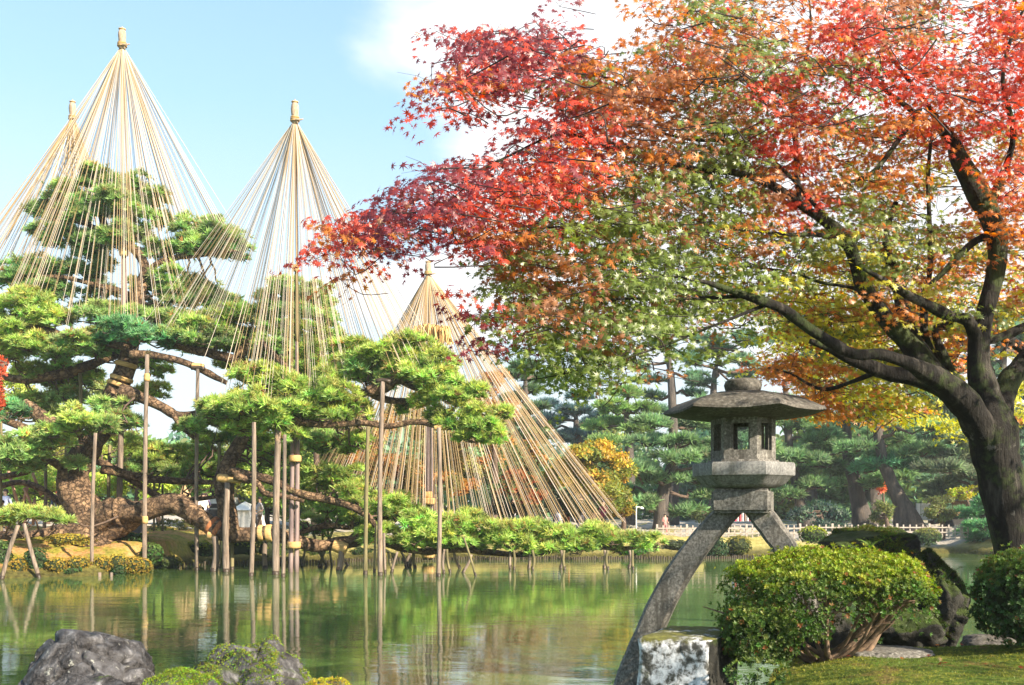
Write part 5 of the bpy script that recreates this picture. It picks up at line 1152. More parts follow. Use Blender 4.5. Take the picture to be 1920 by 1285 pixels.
# neck block
def neck():
    zc0, zc1 = lz(962), lz(917); bm = bmesh.new(); bmesh.ops.create_cube(bm, size=1)
    for v in bm.verts: v.co = Vector((v.co.x*.425, v.co.y*.40, v.co.z*(zc1-zc0)/K))
    bmesh.ops.bevel(bm, geom=bm.edges[:], offset=.022, segments=3, affect='EDGES')
    bmesh.ops.subdivide_edges(bm, edges=[e for e in bm.edges if e.calc_length() > .1], cuts=4, use_grid_fill=True)
    for v in bm.verts:
        q = Vector(LW(v.co.x, v.co.y, v.co.z*K+(zc0+zc1)/2)); d = noise.noise(q*8)*.006; v.co = q+Vector((d, d, d*.6))
    me = bpy.data.meshes.new('neck'); bm.to_mesh(me); bm.free(); me.polygons.foreach_set('use_smooth', [True]*len(me.polygons)); me.set_sharp_from_angle(angle=R(40)); link('neck', me, M_granite, lant)
neck()
def leg(outer, inner, name, w=.20):
    """two edge lines in the photo become a curved square leg"""
    o = catmull([(*on_plane(x, y), 0, 0) for x, y in outer], 6); i_ = catmull([(*on_plane(x, y), 0, 0) for x, y in inner], 6)
    V = []; Fc = []; bvl = .022
    for a, b in zip(o, i_):
        A = Vector((a[0], a[1])); B = Vector((b[0], b[1])); d = (B-A).normalized()
        prof = [(A+d*bvl, -w/2), (B-d*bvl, -w/2), (B, -w/2+bvl), (B, w/2-bvl), (B-d*bvl, w/2), (A+d*bvl, w/2), (A, w/2-bvl), (A, -w/2+bvl)]
        for p, v in prof:
            q = Vector(LW(p.x, v, p.y)); dd = noise.noise(q*9)*.007+noise.noise(q*25)*.003; V.append((q.x+dd, q.y+dd*.5, q.z+dd*.5))
    n = len(o)
    for r_ in range(n-1):
        for k in range(8):
            a = r_*8+k; b = r_*8+(k+1) % 8; Fc.append((a, a+8, b+8, b))
    Fc.append(tuple(range(8))); Fc.append(tuple(range(n*8-1, n*8-9, -1)))
    me = mesh_py(name, V, Fc, True); me.set_sharp_from_angle(angle=R(35)); link(name, me, M_granite, lant)
leg([(1345, 952), (1322, 975), (1288, 1015), (1250, 1068), (1216, 1130), (1190, 1190), (1168, 1240), (1153, 1285), (1132, 1380), (1122, 1480)],
    [(1392, 960), (1370, 984), (1335, 1026), (1296, 1082), (1261, 1145), (1238, 1202), (1219, 1248), (1206, 1285), (1186, 1380), (1176, 1480)], 'leg')
leg([(1442, 948), (1460, 972), (1476, 994), (1496, 1024), (1516, 1070), (1530, 1120), (1538, 1180)], [(1396, 960), (1414, 985), (1432, 1008), (1450, 1034), (1468, 1076), (1480, 1124), (1488, 1184)], 'leg')

# ------------------------------------------------------------------ rocks
def rock(label, c, rad, mat, seed, amp=.22, freq=1.2, sub=5, name='boulder', cuts=(), ridged=.0, flat_top=None, fine=.05, crack=.0):
    bm = bmesh.new(); bmesh.ops.create_icosphere(bm, subdivisions=sub, radius=1)
    sv = Vector((seed*3.1, seed*1.7, seed))
    for v in bm.verts:
        d = v.co.normalized(); p = d*1.0
        f = 1+amp*noise.noise(d*freq+sv)*1.6+amp*.6*noise.noise(d*freq*2.3+sv)
        vv = noise.voronoi(d*freq*1.6+sv)[0]; f += ridged*(vv[1]-vv[0]-.25)
        f += fine*noise.fractal(d*5+sv, .9, 2.1, 5)+fine*.35*noise.noise(d*22+sv)
        if crack:
            v3 = noise.voronoi(d*1.25+sv*.7+Vector((noise.noise(d*3)*.25, 0, 0)))[0]; f -= crack*max(0, 1-(v3[1]-v3[0])/.09)
        p = d*f
        for (n_, h) in cuts:
            n2 = Vector(n_).normalized(); dd = p.dot(n2)-h-.05*noise.noise(d*3+sv)
            if dd > 0: p -= n2*dd*.88
        if crack and cuts:
            v3 = noise.voronoi(d*1.25+sv*.7+Vector((noise.noise(d*3)*.25, 0, 0)))[0]; p -= d*crack*.9*max(0, 1-(v3[1]-v3[0])/.07)
        v.co = Vector((c[0]+p.x*rad[0], c[1]+p.y*rad[1], c[2]+p.z*rad[2]))
    me = bpy.data.meshes.new(name); bm.to_mesh(me); bm.free(); me.polygons.foreach_set('use_smooth', [True]*len(me.polygons))
    return link(name, me, mat, None, label=label, cat='boulder' if name == 'boulder' else 'stone')
rY = 8.6
c = P(160, 1300, rY); rock('bare grey cracked boulder at the bottom left of the picture', (c.x, c.y, c.z+.01), (.64, .52, .60), M_rock, 3.3, amp=.10, freq=1.1, ridged=.14, fine=.05, cuts=[((.60, -.35, .66), .78), ((-.62, -.5, .6), .80), ((-.1, -.75, .6), .80), ((.2, .1, 1), .86), ((-.9, -.1, .3), .82), ((.9, -.4, .2), .84)], sub=6, crack=.10)
c = P(175, 1330, 7.7); rock('smaller pitted boulder leaning on the front of the bare grey boulder', (c.x, c.y, c.z-.12), (.42, .28, .42), M_rock, 8.1, amp=.15, freq=1.4, ridged=.2, cuts=[((.1, -.3, .8), .75)])
c = P(480, 1320, 8.6); r_ = rock('moss covered boulder at the bottom beside the bare one', (c.x, c.y, c.z-.0), (.66, .5, .60), M_mossrock, 5.2, amp=.2, freq=1.4, ridged=.15, cuts=[((.7, -.2, .7), .72), ((-.5, -.6, .6), .80)], sub=6, crack=.06)
c = P(395, 1290, 8.2); rock('low dark stone at the left foot of the mossy boulder', (c.x, c.y, c.z-.10), (.36, .3, .26), M_mossrock, 6.7, amp=.2, freq=1.5)
c = P(335, 1330, 7.8); rock('bright moss hummock between the two bottom boulders', (c.x, c.y, c.z), (.34, .3, .30), M_mossrock, 9.7, amp=.15, freq=1.5)
c = P(605, 1310, 8.3); rock('yellow mossed low stone at the right foot of the mossy boulder', (c.x, c.y, c.z-.03), (.26, .24, .19), M_mossrock, 2.4, amp=.2, freq=1.5)
c = P(1632, 1040, 9.6); rock('wide dark mossy boulder behind the clipped azalea', (c.x, c.y, c.z-.05), (.53, .5, .36), M_blackrock, 4.6, amp=.2, freq=1.5, ridged=.2, cuts=[((-.2, -.3, .9), .80), ((.9, 0, .45), .80)], sub=6)
c = P(1755, 1130, 9.0); rock('tall dark rock with a pointed right shoulder at the pond edge', (c.x-.02, c.y, c.z-.06), (.30, .34, .50), M_blackrock, 12.3, amp=.22, freq=1.3, ridged=.25, cuts=[((.85, -.2, -.45), .70), ((.5, 0, .8), .80)], sub=6)
c = P(1700, 1170, 8.8); rock('low black rock in the shade under the azalea', (c.x, c.y, c.z-.05), (.36, .3, .20), M_blackrock, 1.3, amp=.15, freq=1.5)
c = P(1850, 1196, 8.2); rock('half buried rounded stone between the rock and the right bush', (c.x, c.y, c.z-.06), (.22, .2, .09), M_granmoss, 7.7, amp=.12, freq=1.3, name='stone')
c = P(1655, 1214, 7.4); rock('flat grey stepping stone under the azalea branches', (c.x, c.y, c.z-.045), (.38, .26, .06), M_granite, 2.9, amp=.08, freq=1.2, cuts=[((0, 0, 1), .6)], name='stone')
c = P(1520, 1130, 8.5); rock('dark stone under the short leg of the lantern', (c.x+.05, c.y, .95), (.30, .25, .42), M_blackrock, 3.9, amp=.14, freq=1.4)
def moss_fuzz(o, n, length, tone, thr=.35, seed=0, sc=2.2, bias=.0):
    me = o.data; k = len(me.polygons); ce = np.zeros(k*3); me.polygons.foreach_get('center', ce); no = np.zeros(k*3); me.polygons.foreach_get('normal', no)
    ce = ce.reshape(-1, 3); no = no.reshape(-1, 3); w = np.array([noise.noise(Vector(c_)*sc+Vector((seed, 0, 0))) for c_ in ce])-bias*(ce[:, 2]-ce[:, 2].max()+.22)
    ok = np.where(no[:, 2]*.6+w > thr)[0]; j = ok[rng.integers(0, len(ok), n)]
    p = ce[j]+rng.normal(size=(n, 3))*.008-no[j]*.004; d = no[j]+np.array([0, 0, .4])+rng.normal(size=(n, 3))*.35
    cl = jitter(tone, n, .35, .18)*(1+.6*np.array([noise.noise(Vector(q)*5) for q in p]))[:, None]
    link('moss', scatter_mesh('moss', needle_proto(6, 1.1, .12, 8), p, d, length*rng.uniform(.6, 1.3, n), cl.clip(.003, .8)), M_grass, o, kind='stuff')
for o in [o for o in S.objects if o.get('category') in ('boulder',)]:
    lb = o['label']
    if lb.startswith('moss covered'): moss_fuzz(o, 15000, .020, (.20, .27, .03), .22, 1, bias=.9)
    elif lb.startswith('bright moss'): moss_fuzz(o, 8000, .018, (.26, .38, .035), .05, 2)
    elif lb.startswith('low dark stone'): moss_fuzz(o, 4500, .018, (.17, .22, .03), .35, 3)
    elif lb.startswith('yellow mossed'): moss_fuzz(o, 6000, .017, (.38, .34, .03), .1, 4)
    elif lb.startswith('wide dark'): moss_fuzz(o, 8000, .02, (.10, .13, .02), .45, 5)
    elif lb.startswith('tall dark'): moss_fuzz(o, 2500, .035, (.06, .09, .02), .5, 6)
# lichen block
def block():
    Yb = 6.9; root = None
    a = R(-26); c = P(1296, 1205, Yb); zt = CZ-(1196-HY)/F*Yb; bm = bmesh.new(); bmesh.ops.create_cube(bm, size=1)
    for v in bm.verts: v.co = Vector((v.co.x*.54, v.co.y*.84, v.co.z*1.3))
    bmesh.ops.subdivide_edges(bm, edges=bm.edges[:], cuts=14, use_grid_fill=True)
    for v in bm.verts:
        x, y, z = v.co; q = Vector((x, y, z))
        rr = .022; ex = max(0, abs(x)-(.27-rr)); ey = max(0, abs(y)-(.42-rr)); ez = max(0, abs(z)-(.65-rr)); l = math.sqrt(ex*ex+ey*ey+ez*ez)
        if l > rr: k = rr/l; x = math.copysign(abs(x)-ex+ex*k, x); y = math.copysign(abs(y)-ey+ey*k, y); z = math.copysign(abs(z)-ez+ez*k, z)
        q = Vector((x, y, z)); d = noise.noise(q*5)*.02+noise.noise(q*14)*.008; q = q+Vector((d, d, d))
        v.co = Vector((c.x+.04+q.x*math.cos(a)-q.y*math.sin(a), c.y+.3+q.x*math.sin(a)+q.y*math.cos(a), zt-.65+q.z))
    me = bpy.data.meshes.new('stone_block'); bm.to_mesh(me); bm.free(); me.polygons.foreach_set('use_smooth', [True]*len(me.polygons))
    me.materials.append(M_lichen); me.materials.append(M_blackrock)
    for p_ in me.polygons:
        if p_.normal.x > .6: p_.material_index = 1  # right-hand face given a darker colour, without the lichen
    link('stone_block', me, None, None, label='squared stone block splashed with white lichen, moss on top, beside the lantern leg', cat='stone block')
    return c, zt
bc, bzt = block()

# ------------------------------------------------------------------ near azaleas
def azalea(label, px, py, rx, ry, Y, tone, tone2, n, lowcut, skirt=None, branches=True, size=.042, seedx=0., depth=.85, base=None):
    c = P(px, py, Y); s = Y/F; a, b = rx*s, ry*s; zb = float(HT(c.x, c.y))
    root = empty('azalea_bush', (c.x, c.y, zb), label=label, cat='clipped bush')
    u = rng.normal(size=(n, 3)); u /= np.linalg.norm(u, axis=1, keepdims=True)
    low = u[:, 2] < lowcut; u[low, 2] = rng.uniform(lowcut, .3, low.sum())
    bm1 = np.array([noise.noise(Vector((p[0]*2+seedx, p[1]*2, p[2]*2))) for p in u]); bm2 = np.array([noise.noise(Vector((p[0]*7+seedx, p[1]*7, p[2]*7))) for p in u])
    keep = (u[:, 2] > .30) | (bm2 > rng.uniform(-.42, .30, n))
    if branches: keep &= ~((u[:, 0] > -.15) & (u[:, 2] < -.12+.12*bm2) & (rng.random(n) < .93))
    if branches: keep &= ~((u[:, 2] < .15) & (rng.random(n) < .35))
    u, bm1, bm2 = u[keep], bm1[keep], bm2[keep]; m = len(u)
    # squarish dome
    w = np.abs(u)**.82*np.sign(u)
    rr = (.93+.13*bm1+.10*bm2)*np.where(rng.random(m) < .72, rng.uniform(.93, 1.03, m), rng.uniform(.6, .95, m))
    pts = np.array(c)+w*rr[:, None]*np.array([a, a*depth, b])*np.array([1, 1, 1.0])
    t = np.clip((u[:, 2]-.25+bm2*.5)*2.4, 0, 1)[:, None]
    co = jitter(tone, m, .28, .12)*(1-t)+jitter(tone2, m, .22, .10)*t  # top leaves coloured brighter for the sunlit rim, lower ones darker
    dd_ = rng.random(m) < .03; co[dd_] = jitter((.24, .11, .04), int(dd_.sum()), .3, .1)
    st_ = rng.random(m) < .035; pts[st_] += u[st_]*rng.uniform(.02, .07, (int(st_.sum()), 1))
    me = scatter_mesh('leaves', WH, pts, u+np.array([0, 0, .4])+rng.normal(size=u.shape)*.35, size*rng.uniform(.75, 1.3, m), co.clip(.003, .9))
    link('leaves', me, M_leaf, root)
    if branches:
        for k in range(17):
            an = rng.uniform(0, 2*math.pi) if k > 6 else [-.2, .15, -.5, 3.3, -1.2, -1.8, -.9][k]; el = rng.uniform(.15, .8)
            tip = np.array(c)+np.array([math.cos(an)*a*.8*math.cos(el*.6), math.sin(an)*a*depth*.8, b*.75*el-.1*b])
            bs = np.array([base[0]+rng.normal()*.05, base[1]+rng.normal()*.05, zb-.03]); m1 = bs*.62+tip*.38+np.array([0, 0, -.07+rng.normal()*.02]); m2 = bs*.25+tip*.75+rng.normal(size=3)*.04
            r0 = rng.uniform(.011, .02) if k > 3 else .024
            mb = MB(); mb.tube([(*bs, r0*1.3), (*m1, r0), (*m2, r0*.7), (*tip, r0*.35)], seg=7, sub=5, rough=.15, nfreq=9)
            for _ in range(5):
                f = rng.uniform(.35, .9); p0 = m1*(1-f)+m2*f; e = p0+rng.normal(size=3)*np.array([.16, .14, .06])+np.array([0, 0, .14])
                mb.tube([(*p0, r0*.5), (*((p0+e)/2+rng.normal(size=3)*.02), r0*.35), (*e, r0*.15)], seg=5, sub=3, cap=False)
            mb.build('branch', M_azbark, root, smooth=True)
    return root
M_azbark = surf_mat('azalea_bark', [(.3, (.06, .045, .035)), (.55, (.19, .13, .09)), (.75, (.42, .28, .18))], scale=9, bump=.5, bdist=.01)
g0 = P(1600, 1225, 8.1)
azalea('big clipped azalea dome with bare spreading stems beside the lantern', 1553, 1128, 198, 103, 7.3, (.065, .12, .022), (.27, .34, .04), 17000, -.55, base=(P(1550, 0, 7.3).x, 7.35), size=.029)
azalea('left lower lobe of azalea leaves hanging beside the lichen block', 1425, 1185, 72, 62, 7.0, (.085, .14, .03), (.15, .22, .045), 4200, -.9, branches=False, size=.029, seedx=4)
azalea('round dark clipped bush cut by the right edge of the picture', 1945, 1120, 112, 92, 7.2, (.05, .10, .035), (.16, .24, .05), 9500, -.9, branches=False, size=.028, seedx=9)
shrub('low leafy plants at the foot of the azalea and lichen block', 1420, 1262, 60, 26, 6.5, (.05, .10, .025), (.12, .17, .035), size=.035, cat='ground plants', name='ground_plants', core=False, dens=.5)
def fill_core(px, py, rx, ry, Y, depth=.8):
    pass
shrub_core_parent = [o for o in S.objects if o.get('label', '').startswith('round dark clipped bush')][0]
bm = bmesh.new(); bmesh.ops.create_icosphere(bm, subdivisions=3, radius=1); cc = P(1945, 1120, 7.2); s_ = 7.2/F
for v in bm.verts: v.co = Vector((cc.x+v.co.x*112*s_*.8, cc.y+v.co.y*112*s_*.66, cc.z+v.co.z*92*s_*.8))
cm_ = bpy.data.meshes.new('dark_core'); bm.to_mesh(cm_); bm.free(); link('dark_core', cm_, M_core, shrub_core_parent)

# ------------------------------------------------------------------ grass, moss, fallen leaves
def blades(name, pts, length, tone, label, lean=None, wid=.06):
    pr = []; Fc = []
    r = np.random.default_rng(4)
    for i in range(5):
        a = r.uniform(0, 6.28); t = r.uniform(.15, .75); d = np.array([math.sin(t)*math.cos(a), math.sin(t)*math.sin(a), math.cos(t)]); s = np.array([-math.sin(a), math.cos(a), 0])*wid
        o = len(pr); pr += [s, -s, d*.55-s*.6+[0, 0, .05], d*.55+s*.6+[0, 0, .05], d*r.uniform(.8, 1)]; Fc += [(o, o+1, o+2), (o, o+2, o+3), (o+3, o+2, o+4)]
    n = len(pts); me = scatter_mesh(name, (np.array(pr), np.array(Fc)), pts, np.tile([0, 0, 1.], (n, 1))+rng.normal(size=(n, 3))*.15, length*rng.uniform(.6, 1.4, n), jitter(tone, n, .3, .15))
    return link(name, me, M_grass, kind='stuff', label=label, cat='grass')
gp = []
while len(gp) < 26000:
    x = rng.uniform(1.4, 6.5, 4000); y = rng.uniform(4.6, 10.5, 4000); nl = near_land(x, y); ok = nl > -.05
    x, y = x[ok], y[ok]; gp += list(zip(x, y, HT(x, y)-.01))
gp = np.array(gp[:26000]); tn = np.where((np.array([noise.noise(Vector((p[0]*1.2, p[1]*1.2, 0))) for p in gp]) > .02)[:, None], [(.25, .26, .035)], [(.11, .18, .025)])
o = blades('moss_and_grass', gp, .022, (.10, .13, .02), 'short moss and grass covering the near right bank')
a_ = o.data.color_attributes['Col']; cc_ = np.ones((len(o.data.vertices), 4), np.float32); cc_[:, :3] = np.repeat(tn*(1+.3*rng.normal(size=(len(gp), 1))).clip(.4, 1.8), 25, axis=0); a_.data.foreach_set('color', cc_.ravel())
def tuft(label, px, py, Y, n, ln, tone):
    c = P(px, py, Y); root = empty('grass_tuft', c, label=label, cat='grass tuft')
    mb = MB(); V = []; Fc = []
    for i in range(n):
        a = rng.uniform(0, 6.28); l = ln*rng.uniform(.6, 1.1); dr = np.array([math.cos(a), math.sin(a)*.6, 0]); s = np.array([-math.sin(a), math.cos(a), 0])*.006
        o_ = len(V)
        for k in range(5):
            t = k/4; p = np.array(c)+dr*l*t*.7+np.array([0, 0, l*(t-.55*t*t)]); w = (1-t*.9); V += [tuple(p+s*w), tuple(p-s*w+np.array([0, 0, .003]))]
        for k in range(4): Fc.append((o_+2*k, o_+2*k+1, o_+2*k+3, o_+2*k+2))
    me = mesh_py('blades', V, Fc, True); at = me.color_attributes.new('Col', 'FLOAT_COLOR', 'POINT')
    for d_ in at.data: d_.color = (*tone, 1)
    link('blades', me, M_grass, root)
tuft('arching grass tuft growing from the wide mossy boulder', 1632, 1030, 9.1, 22, .22, (.12, .2, .04))
tuft('thin arching grass on the shoulder of the tall dark rock', 1775, 1085, 8.8, 14, .22, (.10, .15, .04))
lf_me = []
for col in ((.30, .05, .02), (.36, .14, .03), (.28, .19, .05)):
    v_, f_ = MP7; me = np_mesh('fallen_leaf', v_*.028, f_, np.tile(col, (len(v_), 1))); me.materials.append(M_maple); lf_me.append(me)
fl = [('red fallen leaf lying on the lit moss near the bottom edge', 1810, 1265), ('orange fallen leaf lying left of the red one', 1690, 1246), ('brown fallen leaf lying below the azalea', 1600, 1252), ('orange fallen leaf at the foot of the azalea stems', 1590, 1236), ('red leaf lying on top of the azalea dome', 0, 0), ('dark red fallen leaf near the right bush', 1860, 1236), ('orange fallen leaf by the flat stone', 1740, 1232)]
for i, (lb, px, py) in enumerate(fl):
    if px == 0: p = P(1555, 1042, 7.45)
    else:
        Yq = (CZ-.92)*F/(py-HY); p = P(px, py, Yq); p.z = float(HT(p.x, p.y))+.035
    o = bpy.data.objects.new('fallen_leaf', lf_me[i % 3]); COL.objects.link(o); o.location = p; o.rotation_euler = (rng.normal()*.3, rng.normal()*.3, rng.uniform(0, 6)); tag(o, lb, 'leaf', 'fallen maple leaves')

k_ = 0
while k_ < 26:
    x, y = rng.uniform(2.0, 5.2), rng.uniform(6.0, 8.6)
    if near_land(x, y) < .1: continue
    z = float(HT(x, y))+.03; o = bpy.data.objects.new('fallen_leaf', lf_me[k_ % 3]); COL.objects.link(o); o.location = (x, y, z); o.rotation_euler = (rng.normal()*.35, rng.normal()*.35, rng.uniform(0, 6)); o.scale = (1.2, 1.2, 1.2)
    tag(o, 'one of the small fallen maple leaves scattered over the mossy ground', 'leaf', 'small leaves scattered on the moss'); k_ += 1
# ------------------------------------------------------------------ maples
CMAP = {'R': (.62, .085, .045), 'P': (.26, .045, .055), 'O': (.60, .21, .035), 'M': (.38, .16, .06), 'G': (.20, .28, .055), 'Y': (.56, .54, .06)}
rows = [
 "........p.ooGGoORRMGrRR",
 "....pPPPPooMRMGORRRRrRR",
 "....PRPRMOMOMGRRGRRRORR",
 "....rp.pRMOMGMORRgRRORR",
 "......pPRRMOGGROYOYORYO",
 "...pPPRRROGGGGOROYOY.RO",
 ".rPPPRRRMGGMGGMROGYg.OO",
 "rRPppRMGGGGGGYOGYGYGYYO",
 ".r...gMGMGGGGYGYYYGOYgY",
 ".....pGMMGGGGGYYYYOYGgY",
 ".....pgGGGGGgyyYYYYYOyy",
 ".......gGGg.g.oOOYYYy.y",
 "........g......oOYYy..y"]
maple = empty('maple_tree', (P(1905, 1100, 8.6).x, 8.6, .75), label='large red and green maple with dark forking trunk leaning in from the right', cat='maple tree')
mnodes = []
def mbr(pts, Yd=8.6, name='branch', seg=10, rough=.12, mat=None, **kw):
    pts = [(p[0], p[1], p[2]*(.80 if len(p) > 0 else 1), *p[3:]) for p in pts]
    o, q = br(maple, name, pts, mat or M_mbark, seg=seg, rough=rough, Yd=Yd, nfreq=5, **kw); mnodes.extend(catmull(q, 5)); return o
mbr([(1955, 1260, 78), (1932, 1130, 62), (1910, 1030, 55), (1886, 930, 52), (1866, 860, 50), (1858, 800, 50), (1850, 755, 36), (1838, 700, 27), (1834, 650, 24), (1846, 590, 20), (1866, 520, 20), (1872, 460, 22), (1858, 410, 24), (1828, 350, 26), (1800, 300, 20), (1785, 262, 13), (1758, 225, 8), (1715, 165, 5), (1660, 90, 4), (1640, 30, 3)], 8.6, 'trunk', 20, .07, lump=.05)
mbr([(1862, 850, 40, 8.6), (1825, 780, 36, 8.5), (1790, 735, 34, 8.4), (1750, 705, 26, 8.3), (1700, 680, 15, 8.1), (1650, 664, 14, 8.0), (1600, 664, 13, 7.9), (1555, 640, 13, 7.8), (1505, 607, 13, 7.7), (1465, 578, 12, 7.6), (1420, 562, 10, 7.5), (1370, 545, 8, 7.4), (1325, 530, 5, 7.3), (1270, 520, 3.4, 7.2), (1200, 512, 2.2, 7.1), (1130, 515, 1.2, 7.0)], seg=16)
mbr([(1805, 760, 28, 8.6), (1760, 722, 25, 8.6), (1700, 706, 20, 8.6), (1650, 695, 17, 8.6), (1600, 676, 14, 8.5), (1560, 655, 10, 8.4), (1520, 640, 6, 8.3)], seg=14)
mbr([(1810, 765, 26, 8.8), (1765, 712, 24, 8.8), (1720, 664, 22, 8.8), (1680, 620, 21, 8.8), (1645, 575, 19, 8.7), (1618, 535, 17, 8.6), (1604, 495, 15, 8.5), (1588, 455, 15, 8.4), (1562, 425, 13, 8.3), (1520, 398, 10, 8.2), (1480, 368, 9, 8.1), (1435, 342, 9, 8.0), (1380, 324, 8, 7.9), (1300, 317, 7, 7.7), (1240, 300, 4, 7.6), (1170, 282, 3, 7.5), (1100, 268, 2, 7.4)], seg=14)
mbr([(1770, 720, 18, 9.2), (1725, 660, 19, 9.3), (1700, 610, 18, 9.3), (1690, 570, 17, 9.3), (1680, 520, 13, 9.3), (1660, 450, 8, 9.2), (1680, 380, 6, 9.2)], seg=12)
mbr([(1785, 725, 13, 9.5), (1755, 680, 12, 9.5), (1735, 630, 10, 9.5), (1732, 590, 9, 9.5), (1735, 540, 7, 9.5)], seg=10)
mbr([(1800, 730, 13, 9.4), (1775, 680, 11, 9.4), (1757, 640, 10, 9.4), (1755, 615, 9, 9.4), (1775, 612, 8, 9.4), (1785, 600, 6, 9.4)], seg=10)
mbr([(1836, 650, 18, 8.6), (1815, 603, 15, 8.5), (1780, 592, 12, 8.4), (1740, 572, 12, 8.3), (1700, 552, 10, 8.2), (1665, 530, 7, 8.1), (1620, 505, 4, 8)], seg=12)
mbr([(1868, 440, 12, 8.7), (1832, 450, 9, 8.7), (1800, 478, 8, 8.7), (1765, 515, 6, 8.7), (1730, 545, 4, 8.7)])
mbr([(1862, 820, 34, 8.7), (1880, 750, 26, 8.8), (1900, 705, 25, 8.9), (1940, 660, 24, 9), (1990, 600, 20, 9)], seg=14)
mbr([(1850, 640, 10, 8.9), (1880, 630, 10, 9), (1905, 620, 12, 9.1), (1950, 600, 12, 9.1)])
mbr([(1600, 480, 10, 8.5), (1570, 450, 7, 8.3), (1530, 440, 5, 8.1), (1480, 440, 4, 7.9), (1380, 430, 3, 7.7), (1280, 430, 3, 7.5), (1150, 420, 2, 7.3), (1000, 430, 2, 7.1), (900, 450, 1.2, 7)])
mbr([(1500, 385, 6, 8.2), (1495, 330, 7, 8.3), (1492, 270, 7, 8.4), (1488, 200, 7, 8.4), (1500, 150, 5, 8.4), (1520, 60, 3, 8.4), (1515, -20, 2, 8.4)])
mbr([(1492, 205, 5, 8.4), (1455, 170, 4, 8.2), (1400, 150, 3, 8), (1300, 160, 3, 7.8), (1200, 170, 2.5, 7.5), (1120, 140, 2.5, 7.3), (1030, 125, 2, 7.2), (900, 105, 1.4, 7), (810, 120, 1, 7)])
mbr([(1250, 300, 4, 7.6), (1120, 262, 4, 7.4), (1040, 255, 3, 7.3), (960, 290, 3, 7.2), (900, 320, 2.5, 7.1), (830, 355, 2, 7), (740, 395, 1.6, 7), (670, 430, 1.2, 6.9), (605, 480, .8, 6.9)])
mbr([(1400, 555, 5, 7.5), (1300, 560, 4, 7.4), (1180, 560, 3, 7.2), (1060, 570, 2, 7.1), (960, 585, 1.5, 7), (880, 600, 1, 7)])
mbr([(1440, 570, 5, 7.6), (1340, 610, 3, 7.4), (1240, 650, 3, 7.2), (1140, 680, 2, 7.1), (1040, 705, 1.4, 7), (970, 715, 1, 7)])
mbr([(1130, 142, 2, 7.3), (1085, 100, 1.5, 7.25), (1048, 62, 1.2, 7.2), (1010, 48, .8, 7.2)])
mbr([(1560, 425, 6, 8.3), (1480, 330, 4, 8.2), (1400, 270, 3.5, 8), (1290, 262, 3, 7.8), (1180, 230, 2, 7.6), (1080, 215, 1.5, 7.4), (960, 180, 1, 7.3), (850, 190, 1, 7.2)])
mbr([(1785, 262, 9, 8.6), (1740, 230, 7, 8.4), (1700, 200, 6, 8.3), (1640, 150, 5, 8.2), (1600, 80, 4, 8.1), (1560, 50, 3, 8)])
mbr([(1725, 205, 6, 8.4), (1680, 270, 6, 8.2), (1640, 320, 5, 8.1), (1600, 340, 4, 8), (1560, 350, 3, 7.9)])
mbr([(1850, 390, 12, 8.6), (1880, 330, 9, 8.5), (1900, 250, 7, 8.3), (1880, 150, 5, 8.2), (1900, 60, 4, 8.1), (1930, 0, 3, 8)])
mbr([(1740, 540, 6, 8.9), (1745, 480, 6, 9), (1742, 400, 5, 9), (1740, 330, 5, 9), (1745, 270, 4, 9)])
mbr([(1640, 560, 9, 8.7), (1600, 540, 5, 8.8), (1540, 530, 4, 8.9), (1480, 510, 3, 9), (1400, 500, 2, 9)])
mbr([(1660, 690, 7, 8.7), (1600, 715, 5, 9), (1540, 730, 4, 9.3), (1480, 700, 2.5, 9.5), (1440, 690, 2, 9.6)])
for a_, b_, c_ in (((5.4, 8.9, 4.4), (5.6, 7.0, 5.2), (6.2, 4.6, 6.0)), ((5.2, 9.0, 4.2), (6.5, 8.2, 5.2), (8.5, 7.0, 6.2)), ((5.4, 9.2, 5.0), (6.2, 9.2, 6.2), (7.8, 9.6, 6.8))):
    tube_obj('branch', [(*a_, .08), (*b_, .06), (*c_, .03)], M_mbark, maple, seg=10, sub=6, rough=.08)
mn = np.array([c[:4] for c in mnodes]); 
LP, LD, LS, LC = [], [], [], []
twm = MB()
def spray(c, rad, n, ccode, size=.040, tilt=None, tw=True):
    c = np.array(c)
    tl = rng.normal(size=3)*.22 if tilt is None else tilt
    th = rng.uniform(0, 6.28, n); r_ = rad*np.sqrt(rng.uniform(0, 1, n)); x = np.cos(th)*r_*1.5; y = np.sin(th)*r_; z = rng.normal(size=n)*rad*.10-.30*r_**2/rad
    z += x*tl[0]+y*tl[1]
    p = c+np.stack([x, y, z], 1)
    d = np.stack([x, y, np.zeros(n)], 1)/rad*.35+np.array([0, -.75, .6])+rng.normal(size=(n, 3))*.36+rng.normal(size=3)*.2
    col = np.array([CMAP[ccode]]*n)*(1+.18*rng.normal(size=(n, 1))).clip(.5, 1.6)
    LP.append(p); LD.append(d); LS.append(size*rng.uniform(.72, 1.2, n)); LC.append(col)
    if not tw: return
    dist = np.linalg.norm(mn[:, :3]-c, axis=1); j = int(np.argmin(dist)); a = mn[j, :3]
    if dist[j] > .42: a = c+np.array([rng.uniform(.18, .38), rng.uniform(-.1, .15), rng.uniform(-.12, .06)])
    md = (a+c)/2+rng.normal(size=3)*dist[j]*.08+np.array([0, 0, -.02])
    r0 = .0015+.0028*min(1, dist[j])
    twm.tube([(*a, min(r0*1.6, mn[j, 3])), (*md, r0), (*c, r0*.6)], seg=4, sub=3, cap=False)
    for _ in range(3):
        e = c+np.array([rng.normal()*rad*.7, rng.normal()*rad*.7, -.1*rad]); twm.tube([(*c, r0*.5), (*((c+e)/2+np.array([0, 0, .02])), r0*.4), (*e, r0*.25)], seg=3, sub=1, cap=False)
